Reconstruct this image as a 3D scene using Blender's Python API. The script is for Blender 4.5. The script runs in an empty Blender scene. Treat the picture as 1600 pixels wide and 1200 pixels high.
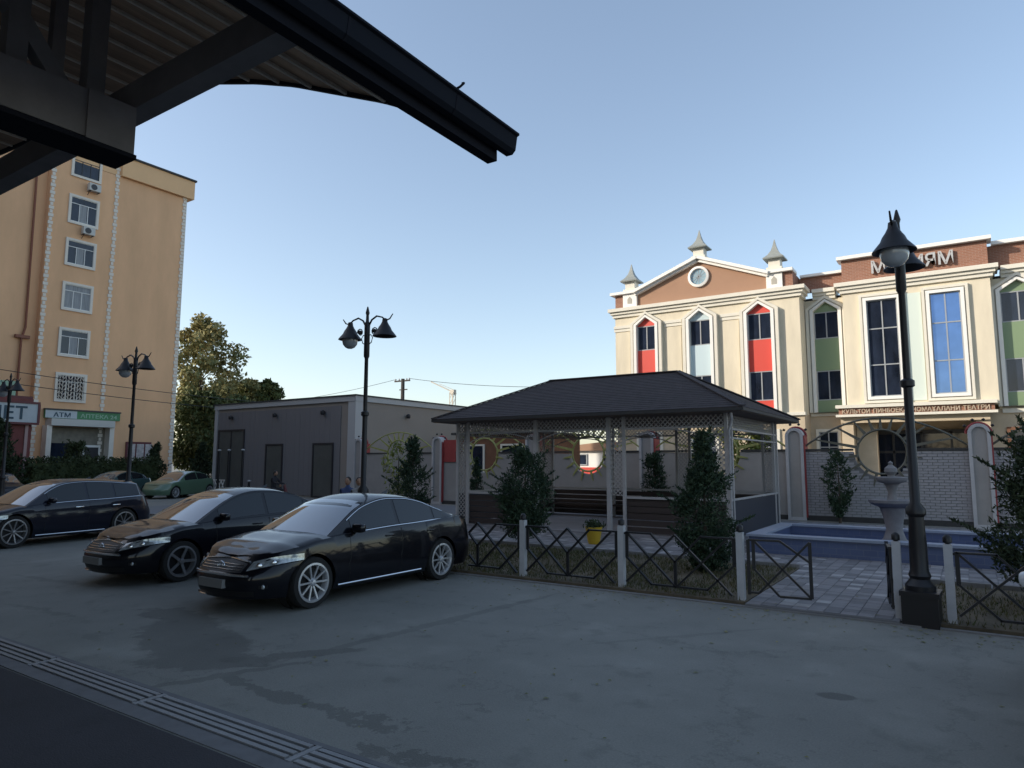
import bpy, bmesh, math, random
from math import sin, cos, pi, sqrt, radians, atan2, hypot, tan
from mathutils import Vector, Matrix
random.seed(7)
S = bpy.context.scene
COL = S.collection

# ------------------------------------------------------------------ camera, sky, sun, exposure
YAW, PITCH, ROLL = radians(33.53), radians(6.516), radians(-0.09)
fw = Vector((-sin(YAW)*cos(PITCH), cos(YAW)*cos(PITCH), sin(PITCH)))
rt0 = Vector((cos(YAW), sin(YAW), 0)); up0 = rt0.cross(fw)
rt = rt0*cos(ROLL) - up0*sin(ROLL); up = up0*cos(ROLL) + rt0*sin(ROLL)
cd = bpy.data.cameras.new('camera'); cam = bpy.data.objects.new('camera', cd); COL.objects.link(cam)
M3 = Matrix((rt, up, -fw)).transposed()
cam.matrix_world = Matrix.Translation((0, 0, 2.0)) @ M3.to_4x4()
cd.sensor_width = 36; cd.lens = 1067.5/1600*36; cd.clip_end = 5000; cd.clip_start = 0.05
S.camera = cam
SUN_EL = radians(22); SUN_AZ = (-0.74, -0.67)          # horizontal direction towards the sun
w = bpy.data.worlds.new('World'); S.world = w; w.use_nodes = True
nt = w.node_tree; bg = nt.nodes['Background']
sk = nt.nodes.new('ShaderNodeTexSky'); sk.sky_type = 'NISHITA'; sk.sun_disc = False
sk.sun_elevation = SUN_EL; sk.sun_rotation = atan2(SUN_AZ[0], SUN_AZ[1])
sk.air_density = 1.0; sk.dust_density = 1.7; sk.ozone_density = 1.6; sk.altitude = 400
hs_ = nt.nodes.new('ShaderNodeHueSaturation'); hs_.inputs['Saturation'].default_value = 1.0; gm_ = nt.nodes.new('ShaderNodeGamma'); gm_.inputs[1].default_value = .84; nt.links.new(sk.outputs[0], gm_.inputs[0]); nt.links.new(gm_.outputs[0], hs_.inputs['Color'])
tn_ = nt.nodes.new('ShaderNodeMixRGB'); tn_.blend_type = 'MULTIPLY'; tn_.inputs[0].default_value = 1; tn_.inputs[2].default_value = (1.02, .965, .915, 1)
nt.links.new(hs_.outputs[0], tn_.inputs[1]); nt.links.new(tn_.outputs[0], bg.inputs[0]); bg.inputs[1].default_value = 0.15
sd = bpy.data.lights.new('sun', 'SUN'); sd.energy = 2.0; sd.angle = radians(0.5); sd.color = (1, .90, .76)
sun = bpy.data.objects.new('sun', sd); COL.objects.link(sun)
h_ = hypot(*SUN_AZ); sdir = Vector((SUN_AZ[0]/h_*cos(SUN_EL), SUN_AZ[1]/h_*cos(SUN_EL), sin(SUN_EL)))
sun.rotation_euler = (-sdir).to_track_quat('-Z', 'Y').to_euler(); sun.location = (0, 0, 60)
S.view_settings.view_transform = 'Standard'; S.view_settings.look = 'None'
S.view_settings.gamma = 1; S.view_settings.use_curve_mapping = False; S.view_settings.exposure = 1.15

# ------------------------------------------------------------------ materials
MATS = {}
def mat(name, col, rough=.7, metal=0, var=0, scale=3.0, bump=0, bscale=40, coat=0, spec=.5, stretch=None, emit=None):
    m = bpy.data.materials.new(name); m.use_nodes = True; MATS[name] = m
    n = m.node_tree; b = n.nodes['Principled BSDF']
    b.inputs['Base Color'].default_value = (*col, 1); b.inputs['Roughness'].default_value = rough
    b.inputs['Metallic'].default_value = metal; b.inputs['Coat Weight'].default_value = coat
    b.inputs['Coat Roughness'].default_value = .05; b.inputs['Specular IOR Level'].default_value = spec
    if var or bump:
        tc = n.nodes.new('ShaderNodeTexCoord'); mp = n.nodes.new('ShaderNodeMapping')
        n.links.new(tc.outputs['Object'], mp.inputs[0])
        if stretch: mp.inputs['Scale'].default_value = stretch
    if var:
        t = n.nodes.new('ShaderNodeTexNoise'); t.inputs['Scale'].default_value = scale
        t.inputs['Detail'].default_value = 8; t.inputs['Roughness'].default_value = .65
        n.links.new(mp.outputs[0], t.inputs['Vector'])
        r = n.nodes.new('ShaderNodeMapRange'); r.inputs[1].default_value = .3; r.inputs[2].default_value = .7
        r.inputs[3].default_value = 1-var; r.inputs[4].default_value = 1+var
        n.links.new(t.outputs[0], r.inputs[0])
        mx = n.nodes.new('ShaderNodeVectorMath'); mx.operation = 'SCALE'; mx.inputs[0].default_value = col
        n.links.new(r.outputs[0], mx.inputs['Scale']); n.links.new(mx.outputs[0], b.inputs['Base Color'])
    if bump:
        t2 = n.nodes.new('ShaderNodeTexNoise'); t2.inputs['Scale'].default_value = bscale; t2.inputs['Detail'].default_value = 4
        n.links.new(mp.outputs[0], t2.inputs['Vector'])
        bp = n.nodes.new('ShaderNodeBump'); bp.inputs['Strength'].default_value = bump; bp.inputs['Distance'].default_value = .01
        n.links.new(t2.outputs[0], bp.inputs['Height']); n.links.new(bp.outputs[0], b.inputs['Normal'])
    return m
def leafmat(name, c1, c2, rough=.75, scale=6):
    m = mat(name, c1, rough, spec=.25); n = m.node_tree; b = n.nodes['Principled BSDF']
    at_ = n.nodes.new('ShaderNodeTexCoord'); t = n.nodes.new('ShaderNodeTexNoise'); t.inputs['Scale'].default_value = scale
    t.inputs['Detail'].default_value = 3
    n.links.new(at_.outputs['Object'], t.inputs['Vector'])
    cr = n.nodes.new('ShaderNodeMixRGB'); cr.inputs[1].default_value = (*c1, 1); cr.inputs[2].default_value = (*c2, 1)
    r = n.nodes.new('ShaderNodeMapRange'); r.inputs[1].default_value = .35; r.inputs[2].default_value = .65
    n.links.new(t.outputs[0], r.inputs[0]); n.links.new(r.outputs[0], cr.inputs[0]); n.links.new(cr.outputs[0], b.inputs['Base Color'])
    return m
def brickmat(name, c1, c2, mortar, bw=.25, bh=.075, rough=.8, ms=.008):
    m = mat(name, c1, rough); n = m.node_tree; b = n.nodes['Principled BSDF']
    tc = n.nodes.new('ShaderNodeTexCoord'); sp = n.nodes.new('ShaderNodeSeparateXYZ'); cb = n.nodes.new('ShaderNodeCombineXYZ')
    ad = n.nodes.new('ShaderNodeMath'); ad.operation = 'ADD'
    n.links.new(tc.outputs['Object'], sp.inputs[0]); n.links.new(sp.outputs[0], ad.inputs[0]); n.links.new(sp.outputs[1], ad.inputs[1])
    n.links.new(ad.outputs[0], cb.inputs[0]); n.links.new(sp.outputs[2], cb.inputs[1])
    t = n.nodes.new('ShaderNodeTexBrick'); t.inputs['Scale'].default_value = 1
    t.inputs['Brick Width'].default_value = bw; t.inputs['Row Height'].default_value = bh; t.inputs['Mortar Size'].default_value = ms
    t.inputs['Color1'].default_value = (*c1, 1); t.inputs['Color2'].default_value = (*c2, 1); t.inputs['Mortar'].default_value = (*mortar, 1)
    n.links.new(cb.outputs[0], t.inputs['Vector']); n.links.new(t.outputs[0], b.inputs['Base Color'])
    return m

mat('cream', (.67, .605, .47), .85, var=.09, scale=1.3, bump=.15, bscale=60, stretch=(1.6, 1.6, .35))
mat('cream_trim', (.70, .67, .58), .75, var=.04, scale=2)
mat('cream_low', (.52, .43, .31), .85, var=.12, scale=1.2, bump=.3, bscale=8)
mat('white_trim', (.80, .79, .75), .6, var=.03, scale=2)
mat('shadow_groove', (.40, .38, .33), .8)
mat('pediment', (.36, .215, .14), .85, var=.06, scale=.8)
brickmat('parapet_brick', (.30, .135, .085), (.24, .105, .065), (.32, .23, .18), .25, .08)
mat('panel_red', (.62, .065, .045), .45); mat('panel_green', (.20, .28, .16), .5); mat('panel_pale', (.50, .62, .66), .5)
mat('panel_mint', (.62, .70, .64), .7)
mat('glass', (.014, .020, .036), .05, spec=.5, var=.75, scale=1.1, stretch=(1, 1, .35), bump=.02, bscale=2); mat('glass_sky_tint', (.10, .20, .42), .05, metal=.6, spec=1.0, var=.18, scale=.9, bump=.05, bscale=1.5)  # second glass: blue of the reflected sky is put into its base colour
mat('glass_clock', (.25, .38, .45), .1); mat('window_frame', (.32, .34, .36), .5); mat('dark_frame', (.03, .03, .035), .4)
mat('spire', (.27, .29, .27), .45, var=.1)
mat('letter_metal', (.55, .53, .50), .35, metal=.5); mat('letter_small', (.50, .40, .30), .5)
mat('orange_wall', (.78, .465, .26), .9, var=.10, scale=.5, bump=.2, bscale=30, stretch=(1, 1, .3))
mat('orange_parapet', (.79, .50, .27), .9, var=.05, scale=.4)
mat('quoin', (.76, .70, .61), .8, var=.05); mat('roof_dark', (.05, .05, .05), .8)
mat('curtain', (.30, .31, .32), .9, var=.3, scale=3, stretch=(1, 6, .3)); mat('ac_white', (.55, .54, .50), .5)
mat('drainpipe', (.22, .07, .035), .5)
mat('grey_clad', (.175, .173, .185), .55, var=.10, scale=.5, stretch=(1, 1, .1)); mat('grey_side', (.27, .24, .215), .8, var=.06, scale=.3)
mat('light_trim', (.42, .43, .44), .6); mat('door_grey', (.085, .09, .085), .6, var=.15, scale=1); mat('black_metal', (.012, .012, .014), .42, spec=.4)
mat('fence_black', (.010, .010, .012), .5); mat('post_white', (.42, .42, .43), .65, var=.1, scale=6)
mat('gazebo_frame', (.40, .385, .38), .55, var=.06, scale=5); mat('lattice', (.38, .36, .345), .6)
mat('shingle', (.045, .038, .040), .9, var=.28, scale=5, bump=.6, bscale=35)
mat('soffit', (.13, .10, .08), .8, var=.2, scale=2); mat('bench_brown', (.045, .032, .028), .6, var=.25, scale=3, stretch=(.2, 1, 6))
mat('panel_dark', (.03, .035, .05), .5); mat('floor_grey', (.24, .23, .24), .8, var=.12, scale=2)
mat('wall_plaster', (.30, .29, .28), .9, var=.12, scale=.9, bump=.2, bscale=20); mat('brick_grey', (.30, .30, .315), .8, var=.15, scale=2.2)
mat('mortar', (.17, .17, .175), .95); mat('cap_dark', (.035, .035, .035), .7); mat('ornament', (.30, .31, .10), .5, var=.2, scale=4)
mat('ornament_iron', (.10, .10, .08), .5); mat('pillar_red', (.30, .045, .045), .6, var=.15, scale=2); mat('pillar_light', (.42, .42, .43), .7, var=.1)
brickmat('pool_blue', (.075, .10, .19), (.09, .12, .22), (.12, .145, .21), .25, .125, .35, .006); mat('pool_inner', (.07, .11, .26), .4, var=.1, scale=3); mat('coping', (.26, .30, .38), .6, var=.1)
mat('stone', (.20, .195, .20), .8, var=.15, scale=6, bump=.3); mat('kerb', (.20, .195, .19), .85, var=.2, scale=3)
mat('paver_a', (.22, .21, .215), .85, var=.15, scale=4); mat('paver_b', (.16, .155, .16), .85, var=.15, scale=4); mat('paver_c', (.36, .345, .34), .85, var=.12, scale=4)
mat('soil', (.10, .078, .050), .95, var=.4, scale=2.5, bump=.8, bscale=25)
leafmat('grass_blade', (.055, .070, .024), (.115, .095, .042)); leafmat('juniper', (.016, .036, .022), (.050, .078, .040), scale=7)
leafmat('conifer', (.016, .030, .016), (.052, .068, .030), scale=6); leafmat('golden_leaf', (.33, .29, .13), (.15, .17, .075), scale=.5)
leafmat('dark_leaf', (.05, .075, .028), (.10, .12, .045), scale=.8); leafmat('yellow_leaf', (.22, .24, .05), (.12, .15, .04), scale=2)
leafmat('hedge_leaf', (.035, .05, .022), (.06, .075, .03), scale=2)
mat('bark', (.085, .065, .05), .95, var=.3, scale=5)
mat('car_black', (.003, .0035, .007), .35, coat=.75, spec=.12); mat('car_navy', (.004, .006, .016), .35, coat=.75, spec=.15)
mat('car_green', (.09, .16, .10), .35, coat=.8); mat('car_teal', (.03, .07, .07), .3, coat=.8); mat('car_white', (.72, .74, .76), .3, coat=.8)
mat('car_glass', (.03, .05, .07), .03, var=.5, scale=2.5, spec=1.0, coat=1.0).node_tree.nodes['Principled BSDF'].inputs['IOR'].default_value = 2.15; mat('car_glass_tint', (.008, .011, .014), .05, spec=.6)
mat('chrome', (.88, .89, .90), .22, metal=1); mat('alloy', (.62, .63, .65), .35, metal=.7); mat('alloy_dark', (.30, .30, .31), .35, metal=.7)
mat('rubber', (.012, .012, .012), .85); mat('lamp_lens', (.40, .43, .44), .12, metal=.4, coat=1, var=.6, scale=14); mat('tail_red', (.16, .01, .01), .15, coat=1)
mat('plate', (.20, .20, .20), .5); mat('grille_black', (.006, .006, .007), .5)
mat('canopy_beam', (.17, .16, .165), .7, var=.15, scale=3); mat('gutter_paint', (.010, .012, .018), .8, spec=.1); mat('canopy_dark', (.013, .014, .02), .85, spec=.1)
mat('canopy_plank', (.27, .175, .115), .8, var=.35, scale=2.0, stretch=(3, .6, 1)); mat('batten', (.55, .48, .40), .8, var=.25, scale=4)
mat('lamp_glass', (.36, .38, .40), .15, coat=.5); mat('hotel_wall', (.34, .30, .26), .9, var=.05, scale=.3)
mat('drain_frame', (.12, .12, .125), .7, var=.2, scale=5); mat('drain_slat', (.22, .22, .225), .55, metal=.3, var=.15, scale=8)
mat('shop_red', (.17, .045, .04), .7, var=.15, scale=2); mat('shop_pink', (.42, .28, .26), .7); mat('sign_white', (.46, .50, .52), .5, var=.06, scale=2)
mat('sign_ink', (.02, .06, .09), .5); mat('sign_green', (.06, .22, .09), .5, var=.15, scale=2); mat('sign_pale', (.30, .45, .32), .5)
mat('poster', (.50, .45, .43), .6, var=.35, scale=4); mat('interior', (.22, .20, .16), .9, var=.2); mat('yellow_paint', (.50, .32, .02), .5)
mat('skin', (.30, .17, .11), .6); mat('cloth_dark', (.02, .02, .025), .9); mat('cloth_blue', (.06, .09, .20), .9); mat('hair', (.012, .010, .009), .7)
mat('maroon', (.12, .025, .03), .5); mat('crane_yellow', (.45, .42, .36), .6); mat('wood_pole', (.06, .055, .05), .9)
mat('annex_brown', (.17, .08, .045), .85, var=.2, scale=2); mat('cloth_grey', (.25, .24, .24), .9)

# asphalt with damp stains that have their own outlines
def asphalt(name, col, stains=(), var=.16):
    m = mat(name, col, .82, var=var, scale=.55, bump=.5, bscale=90); n = m.node_tree; b = n.nodes['Principled BSDF']
    src = b.inputs['Base Color'].links[0].from_socket
    fine = n.nodes.new('ShaderNodeTexNoise'); fine.inputs['Scale'].default_value = 60; fine.inputs['Detail'].default_value = 3
    tc = n.nodes.new('ShaderNodeTexCoord'); n.links.new(tc.outputs['Object'], fine.inputs['Vector'])
    dist = n.nodes.new('ShaderNodeTexNoise'); dist.inputs['Scale'].default_value = 3.2; dist.inputs['Detail'].default_value = 6; dist.inputs['Roughness'].default_value = .7
    n.links.new(tc.outputs['Object'], dist.inputs['Vector'])
    def math_(op, a, c):
        k = n.nodes.new('ShaderNodeMath'); k.operation = op
        for i, v in enumerate((a, c)):
            if isinstance(v, (int, float)): k.inputs[i].default_value = v
            elif v is not None: n.links.new(v, k.inputs[i])
        return k.outputs[0]
    sub = n.nodes.new('ShaderNodeVectorMath'); sub.operation = 'SUBTRACT'; n.links.new(dist.outputs['Color'], sub.inputs[0]); sub.inputs[1].default_value = (.5, .5, .5)
    total = None
    for (cx, cy, rx, ry, ang, amp, dark) in stains:
        sc = n.nodes.new('ShaderNodeVectorMath'); sc.operation = 'SCALE'; n.links.new(sub.outputs[0], sc.inputs[0]); sc.inputs['Scale'].default_value = amp
        ad = n.nodes.new('ShaderNodeVectorMath'); ad.operation = 'ADD'; n.links.new(tc.outputs['Object'], ad.inputs[0]); n.links.new(sc.outputs[0], ad.inputs[1])
        mp = n.nodes.new('ShaderNodeMapping'); mp.vector_type = 'TEXTURE'; mp.inputs['Location'].default_value = (cx, cy, 0)
        mp.inputs['Rotation'].default_value = (0, 0, ang); mp.inputs['Scale'].default_value = (rx, ry, 1)
        n.links.new(ad.outputs[0], mp.inputs[0])
        sx = n.nodes.new('ShaderNodeSeparateXYZ'); n.links.new(mp.outputs[0], sx.inputs[0])
        r = math_('ADD', math_('POWER', math_('ABSOLUTE', sx.outputs[0], None), 2.0), math_('POWER', math_('ABSOLUTE', sx.outputs[1], None), 2.0))
        mr = n.nodes.new('ShaderNodeMapRange'); n.links.new(r, mr.inputs[0]); mr.inputs[1].default_value = .75; mr.inputs[2].default_value = 1.1
        mr.inputs[3].default_value = dark; mr.inputs[4].default_value = 0
        total = mr.outputs[0] if total is None else math_('MAXIMUM', total, mr.outputs[0])
    g = n.nodes.new('ShaderNodeMapRange'); n.links.new(fine.outputs[0], g.inputs[0]); g.inputs[3].default_value = .72; g.inputs[4].default_value = 1.28
    f = g.outputs[0]
    vo = n.nodes.new('ShaderNodeTexVoronoi'); vo.feature = 'DISTANCE_TO_EDGE'; vo.inputs['Scale'].default_value = .33
    s2 = n.nodes.new('ShaderNodeVectorMath'); s2.operation = 'SCALE'; n.links.new(sub.outputs[0], s2.inputs[0]); s2.inputs['Scale'].default_value = .9
    a2 = n.nodes.new('ShaderNodeVectorMath'); a2.operation = 'ADD'; n.links.new(tc.outputs['Object'], a2.inputs[0]); n.links.new(s2.outputs[0], a2.inputs[1]); n.links.new(a2.outputs[0], vo.inputs['Vector'])
    ck = n.nodes.new('ShaderNodeMapRange'); n.links.new(vo.outputs['Distance'], ck.inputs[0]); ck.inputs[1].default_value = .002; ck.inputs[2].default_value = .010; ck.inputs[3].default_value = .84; ck.inputs[4].default_value = 1
    f = math_('MULTIPLY', f, ck.outputs[0])
    for sc_, lo_, hi_, am_ in ((2.3, .60, .68, -.16), (7.0, .66, .72, -.22), (1.1, .58, .70, .08), (38.0, .70, .76, .35)):
        q_ = n.nodes.new('ShaderNodeTexNoise'); q_.inputs['Scale'].default_value = sc_; q_.inputs['Detail'].default_value = 5; n.links.new(tc.outputs['Object'], q_.inputs['Vector'])
        w_ = n.nodes.new('ShaderNodeMapRange'); n.links.new(q_.outputs[0], w_.inputs[0]); w_.inputs[1].default_value = lo_; w_.inputs[2].default_value = hi_; w_.inputs[3].default_value = 1; w_.inputs[4].default_value = 1+am_
        f = math_('MULTIPLY', f, w_.outputs[0])
    if total is not None: f = math_('MULTIPLY', f, math_('SUBTRACT', 1.0, total))
    v = n.nodes.new('ShaderNodeVectorMath'); v.operation = 'SCALE'; n.links.new(src, v.inputs[0]); n.links.new(f, v.inputs['Scale'])
    n.links.new(v.outputs[0], b.inputs['Base Color'])
    return m

# ------------------------------------------------------------------ mesh helper
class MB:
    def __init__(s): s.v = []; s.f = []
    def add(s, vs, fs):
        o = len(s.v); s.v += [tuple(p) for p in vs]; s.f += [tuple(i+o for i in f) for f in fs]; return s
    def box(s, x0, x1, y0, y1, z0, z1):
        v = [(x, y, z) for z in (z0, z1) for y in (y0, y1) for x in (x0, x1)]
        return s.add(v, [(0, 2, 3, 1), (4, 5, 7, 6), (0, 1, 5, 4), (2, 6, 7, 3), (0, 4, 6, 2), (1, 3, 7, 5)])
    def bar(s, a, b, w=.04, h=None, n=4, upv=(0, 0, 1), r2=None):
        a = Vector(a); b = Vector(b); d = (b-a).normalized(); u = Vector(upv)
        if abs(d.dot(u)) > .98: u = Vector((0, 1, 0))
        sx = d.cross(u).normalized(); sy = sx.cross(d).normalized(); h = w if h is None else h
        vs = []
        for j, p in enumerate((a, b)):
            k = 1 if j == 0 or r2 is None else r2
            if n == 4: o = [(-w/2, -h/2), (w/2, -h/2), (w/2, h/2), (-w/2, h/2)]
            else: o = [(w/2*cos(2*pi*i/n), h/2*sin(2*pi*i/n)) for i in range(n)]
            vs += [p+sx*x*k+sy*y*k for x, y in o]
        fs = [(i, (i+1) % n, n+(i+1) % n, n+i) for i in range(n)] + [tuple(range(n-1, -1, -1)), tuple(range(n, 2*n))]
        return s.add(vs, fs)
    def path(s, pts, w=.04, n=6):
        pts = [Vector(p) for p in pts]; rings = []
        for i, p in enumerate(pts):
            d = (pts[min(i+1, len(pts)-1)]-pts[max(i-1, 0)]).normalized()
            u = Vector((0, 0, 1)) if abs(d.z) < .9 else Vector((0, 1, 0))
            sx = d.cross(u).normalized(); sy = sx.cross(d).normalized()
            ww = w[i] if isinstance(w, (list, tuple)) else w
            rings += [p+sx*ww/2*cos(2*pi*k/n)+sy*ww/2*sin(2*pi*k/n) for k in range(n)]
        fs = [(j*n+k, j*n+(k+1) % n, (j+1)*n+(k+1) % n, (j+1)*n+k) for j in range(len(pts)-1) for k in range(n)]
        fs += [tuple(range(n-1, -1, -1)), tuple(range((len(pts)-1)*n, len(pts)*n))]
        return s.add(rings, fs)
    def lathe(s, prof, c=(0, 0, 0), n=24, axis='z', rot=0, cap=True):
        vs = []
        for r, z in prof:
            for k in range(n):
                a = 2*pi*k/n+rot; x, y = r*cos(a), r*sin(a)
                vs.append((c[0]+x, c[1]+y, c[2]+z) if axis == 'z' else ((c[0]+z, c[1]+x, c[2]+y) if axis == 'x' else (c[0]+x, c[1]+z, c[2]+y)))
        m = len(prof)
        fs = [(j*n+k, j*n+(k+1) % n, (j+1)*n+(k+1) % n, (j+1)*n+k) for j in range(m-1) for k in range(n)]
        if cap and prof[0][0] > 1e-6: fs.append(tuple(range(n-1, -1, -1)))
        if cap and prof[-1][0] > 1e-6: fs.append(tuple(range((m-1)*n, m*n)))
        return s.add(vs, fs)
    def prism(s, poly, y0, y1):                 # polygon in x,z extruded along y
        n = len(poly)
        return s.add([(x, y0, z) for x, z in poly]+[(x, y1, z) for x, z in poly],
                     [tuple(range(n)), tuple(range(2*n-1, n-1, -1))]+[(i, i+n, (i+1) % n+n, (i+1) % n) for i in range(n)])
    def ringprism(s, outer, inner, y0, y1):     # closed frame between two outlines with equal counts
        n = len(outer)
        vs = [(x, y0, z) for x, z in outer]+[(x, y0, z) for x, z in inner]+[(x, y1, z) for x, z in outer]+[(x, y1, z) for x, z in inner]
        fs = []
        for i in range(n):
            j = (i+1) % n
            fs += [(i, j, n+j, n+i), (2*n+i, 3*n+i, 3*n+j, 2*n+j), (i, 2*n+i, 2*n+j, j), (n+i, n+j, 3*n+j, 3*n+i)]
        return s.add(vs, fs)
    def grid(s, P, rows, cols):
        o = len(s.v); s.v += [tuple(p) for p in P]
        for i in range(rows-1):
            for j in range(cols-1):
                s.f.append((o+i*cols+j, o+i*cols+j+1, o+(i+1)*cols+j+1, o+(i+1)*cols+j))
        return s
    def mesh(s, name, origin=(0, 0, 0), smooth=False, fix=True):
        me = bpy.data.meshes.new(name)
        ox, oy, oz = origin
        me.from_pydata([(x-ox, y-oy, z-oz) for x, y, z in s.v], [], s.f)
        if fix:
            bm = bmesh.new(); bm.from_mesh(me); bmesh.ops.recalc_face_normals(bm, faces=bm.faces); bm.to_mesh(me); bm.free()
        if smooth:
            me.shade_smooth()
            try: me.set_sharp_from_angle(angle=radians(smooth if smooth > 1 else 35))
            except Exception: pass
        return me
def root_of(o):
    while o.parent: o = o.parent
    return o
def link(name, me, m=None, parent=None, loc=None):
    o = bpy.data.objects.new(name, me); COL.objects.link(o)
    if m and me and not me.materials: me.materials.append(MATS[m])
    if parent: o.parent = parent
    if loc: o.location = loc
    return o
def part(name, mb, m, parent, smooth=False, label=None, stuff=False, fix=True):
    o = link(name, mb.mesh(name, tuple(root_of(parent).location), smooth, fix), m, parent)
    if label: o['label'] = label
    if stuff: o['kind'] = 'stuff'
    return o
def thing(name, loc, label, cat, group=None, rz=0):
    o = bpy.data.objects.new(name, None); COL.objects.link(o); o.location = loc; o.rotation_euler = (0, 0, rz)
    o.empty_display_size = .3
    o['label'] = label; o['category'] = cat
    if group: o['group'] = group
    return o
def solo(name, mb, m, loc, label, cat, group=None, smooth=False, fix=True):
    o = link(name, mb.mesh(name, loc, smooth, fix), m, None, loc); o['label'] = label; o['category'] = cat
    if group: o['group'] = group
    return o
def struct(name, mb, m, loc=(0, 0, 0), smooth=False):
    o = link(name, mb.mesh(name, loc, smooth), m, None, loc); o['kind'] = 'structure'; return o
def copy_tree(o, parent=None, loc=None, rz=None, label=None):
    c = o.copy(); COL.objects.link(c)
    if parent: c.parent = parent
    if loc: c.location = loc
    if rz is not None: c.rotation_euler = (0, 0, rz)
    if label: c['label'] = label
    for ch in list(o.children): copy_tree(ch, c)
    return c
def text_mesh(txt, size, depth=.03, sx=1.0):
    cu = bpy.data.curves.new('t', 'FONT'); cu.body = txt; cu.size = size; cu.extrude = depth; cu.align_x = 'CENTER'
    cu.resolution_u = 3; cu.offset = size*.018
    o = bpy.data.objects.new('t', cu); COL.objects.link(o); bpy.context.view_layer.update()
    dg = bpy.context.evaluated_depsgraph_get(); me = bpy.data.meshes.new_from_object(o.evaluated_get(dg))
    bpy.data.objects.remove(o); me.transform(Matrix.Diagonal((sx, 1, 1, 1)))
    return me
def letters(txt, size, parent, m, xc, y, z, facing='-y', depth=.03, sx=1.0, name='lettering'):
    me = text_mesh(txt, size, depth, sx)
    R = Matrix.Rotation(pi/2, 4, 'X')
    if facing == '+x': R = Matrix.Rotation(pi/2, 4, 'Z') @ R
    if facing == '+y': R = Matrix.Rotation(pi, 4, 'Z') @ R
    L = root_of(parent).location
    me.transform(Matrix.Translation((xc-L.x, y-L.y, z-L.z)) @ R)
    return link(name, me, m, parent)

# ------------------------------------------------------------------ setting: ground
g = MB().add([(-900, -900, 0), (900, -900, 0), (900, 900, 0), (-900, 900, 0)], [(0, 1, 2, 3)])
asphalt('asphalt', (.205, .203, .180), [(-7.4, 4.65, 1.25, .55, -.30, .8, .36), (-8.7, 5.25, .75, .30, -.1, .8, .34), (-6.5, 4.3, .7, .30, .6, .8, .34), (-5.9, 5.0, .62, .13, .95, .35, .34),
                                    (-5.62, 7.0, 2.5, .09, 1.46, .3, .22), (-5.95, 4.1, .9, .07, 1.2, .3, .28), (-5.2, 4.02, .85, .09, -.05, .5, .34), (-2.9, 7.9, 1.3, .05, .9, .2, .14), (-1.07, 6.67, .17, .10, .2, .12, .42),
                                    (-4.1, 4.0, .5, .09, .1, .9, .32), (-3.35, 3.75, .45, .09, .2, 1.0, .34), (-3.5, 4.75, .22, .04, .1, .9, .22), (-13.0, 5.6, 1.3, .10, .1, .7, .2), (-10.6, 4.4, .9, .07, .1, .7, .2)])
struct('ground', g, 'asphalt')
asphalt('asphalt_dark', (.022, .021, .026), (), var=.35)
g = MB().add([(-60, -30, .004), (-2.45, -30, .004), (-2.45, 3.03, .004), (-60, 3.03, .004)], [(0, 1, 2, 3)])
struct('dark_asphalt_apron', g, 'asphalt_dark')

# drain channel along x at y 3.05..3.50
DY0, DY1 = 3.20, 3.48
b = MB().box(-30, 1.0, DY0-.15, DY0, -.2, .008).box(-30, 1.0, DY1, DY1+.05, -.2, .008)
dr = struct('drain_channel', b, 'drain_frame', (-5, 3.2, 0))
sl = MB().box(-.93, .93, -.020, .020, -.015, .016).mesh('slat'); sl.materials.append(MATS['drain_slat'])
cr = MB().box(-.025, .025, (DY0-DY1)/2, (DY1-DY0)/2, -.02, .012).mesh('cross_bar'); cr.materials.append(MATS['drain_slat'])
rnd0 = random.Random(9)
bed = part('channel_bed', MB().box(-30, 1, DY0, DY1, -.2, -.05), 'cap_dark', dr)
for i in range(13):
    xc = -1.0-1.95*i
    for k in range(4): link('slat', sl, None, dr, (xc+5, DY0+.035+k*.070-3.2, rnd0.uniform(-.004, .004)))
    link('cross_bar', cr, None, dr, (xc+.975+5, (DY0+DY1)/2-3.2, 0))

# garden strip
GX0 = -30.0
soil = MB()
for (x0, x1, y0, y1) in ((GX0, -2.72, 10.03, 13.72), (-.80, 6, 10.03, 13.2)): soil.box(x0, x1, y0, y1, -.02, .055)
struct('soil_bed', soil, 'soil')
gr = MB(); rnd = random.Random(3)
for i in range(26000):
    if rnd.random() < .82: x = rnd.uniform(-11.5, -2.75)
    else: x = rnd.uniform(-.78, 2.6)
    y = rnd.uniform(10.06, 13.65 if x < -2 else 13.15)
    if sin(x*2.1+1)*cos(y*2.7)+rnd.random()*1.3 < .05: continue
    hgt = rnd.uniform(.03, .085); a = rnd.uniform(0, pi); wd = rnd.uniform(.004, .010); lx, ly = rnd.uniform(-.04, .04), rnd.uniform(-.04, .04)
    gr.add([(x-wd*cos(a), y-wd*sin(a), .05), (x+wd*cos(a), y+wd*sin(a), .05), (x+lx, y+ly, .055+hgt)], [(0, 1, 2)])
o = link('grass', gr.mesh('grass', fix=False), 'grass_blade'); o['kind'] = 'stuff'

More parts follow.
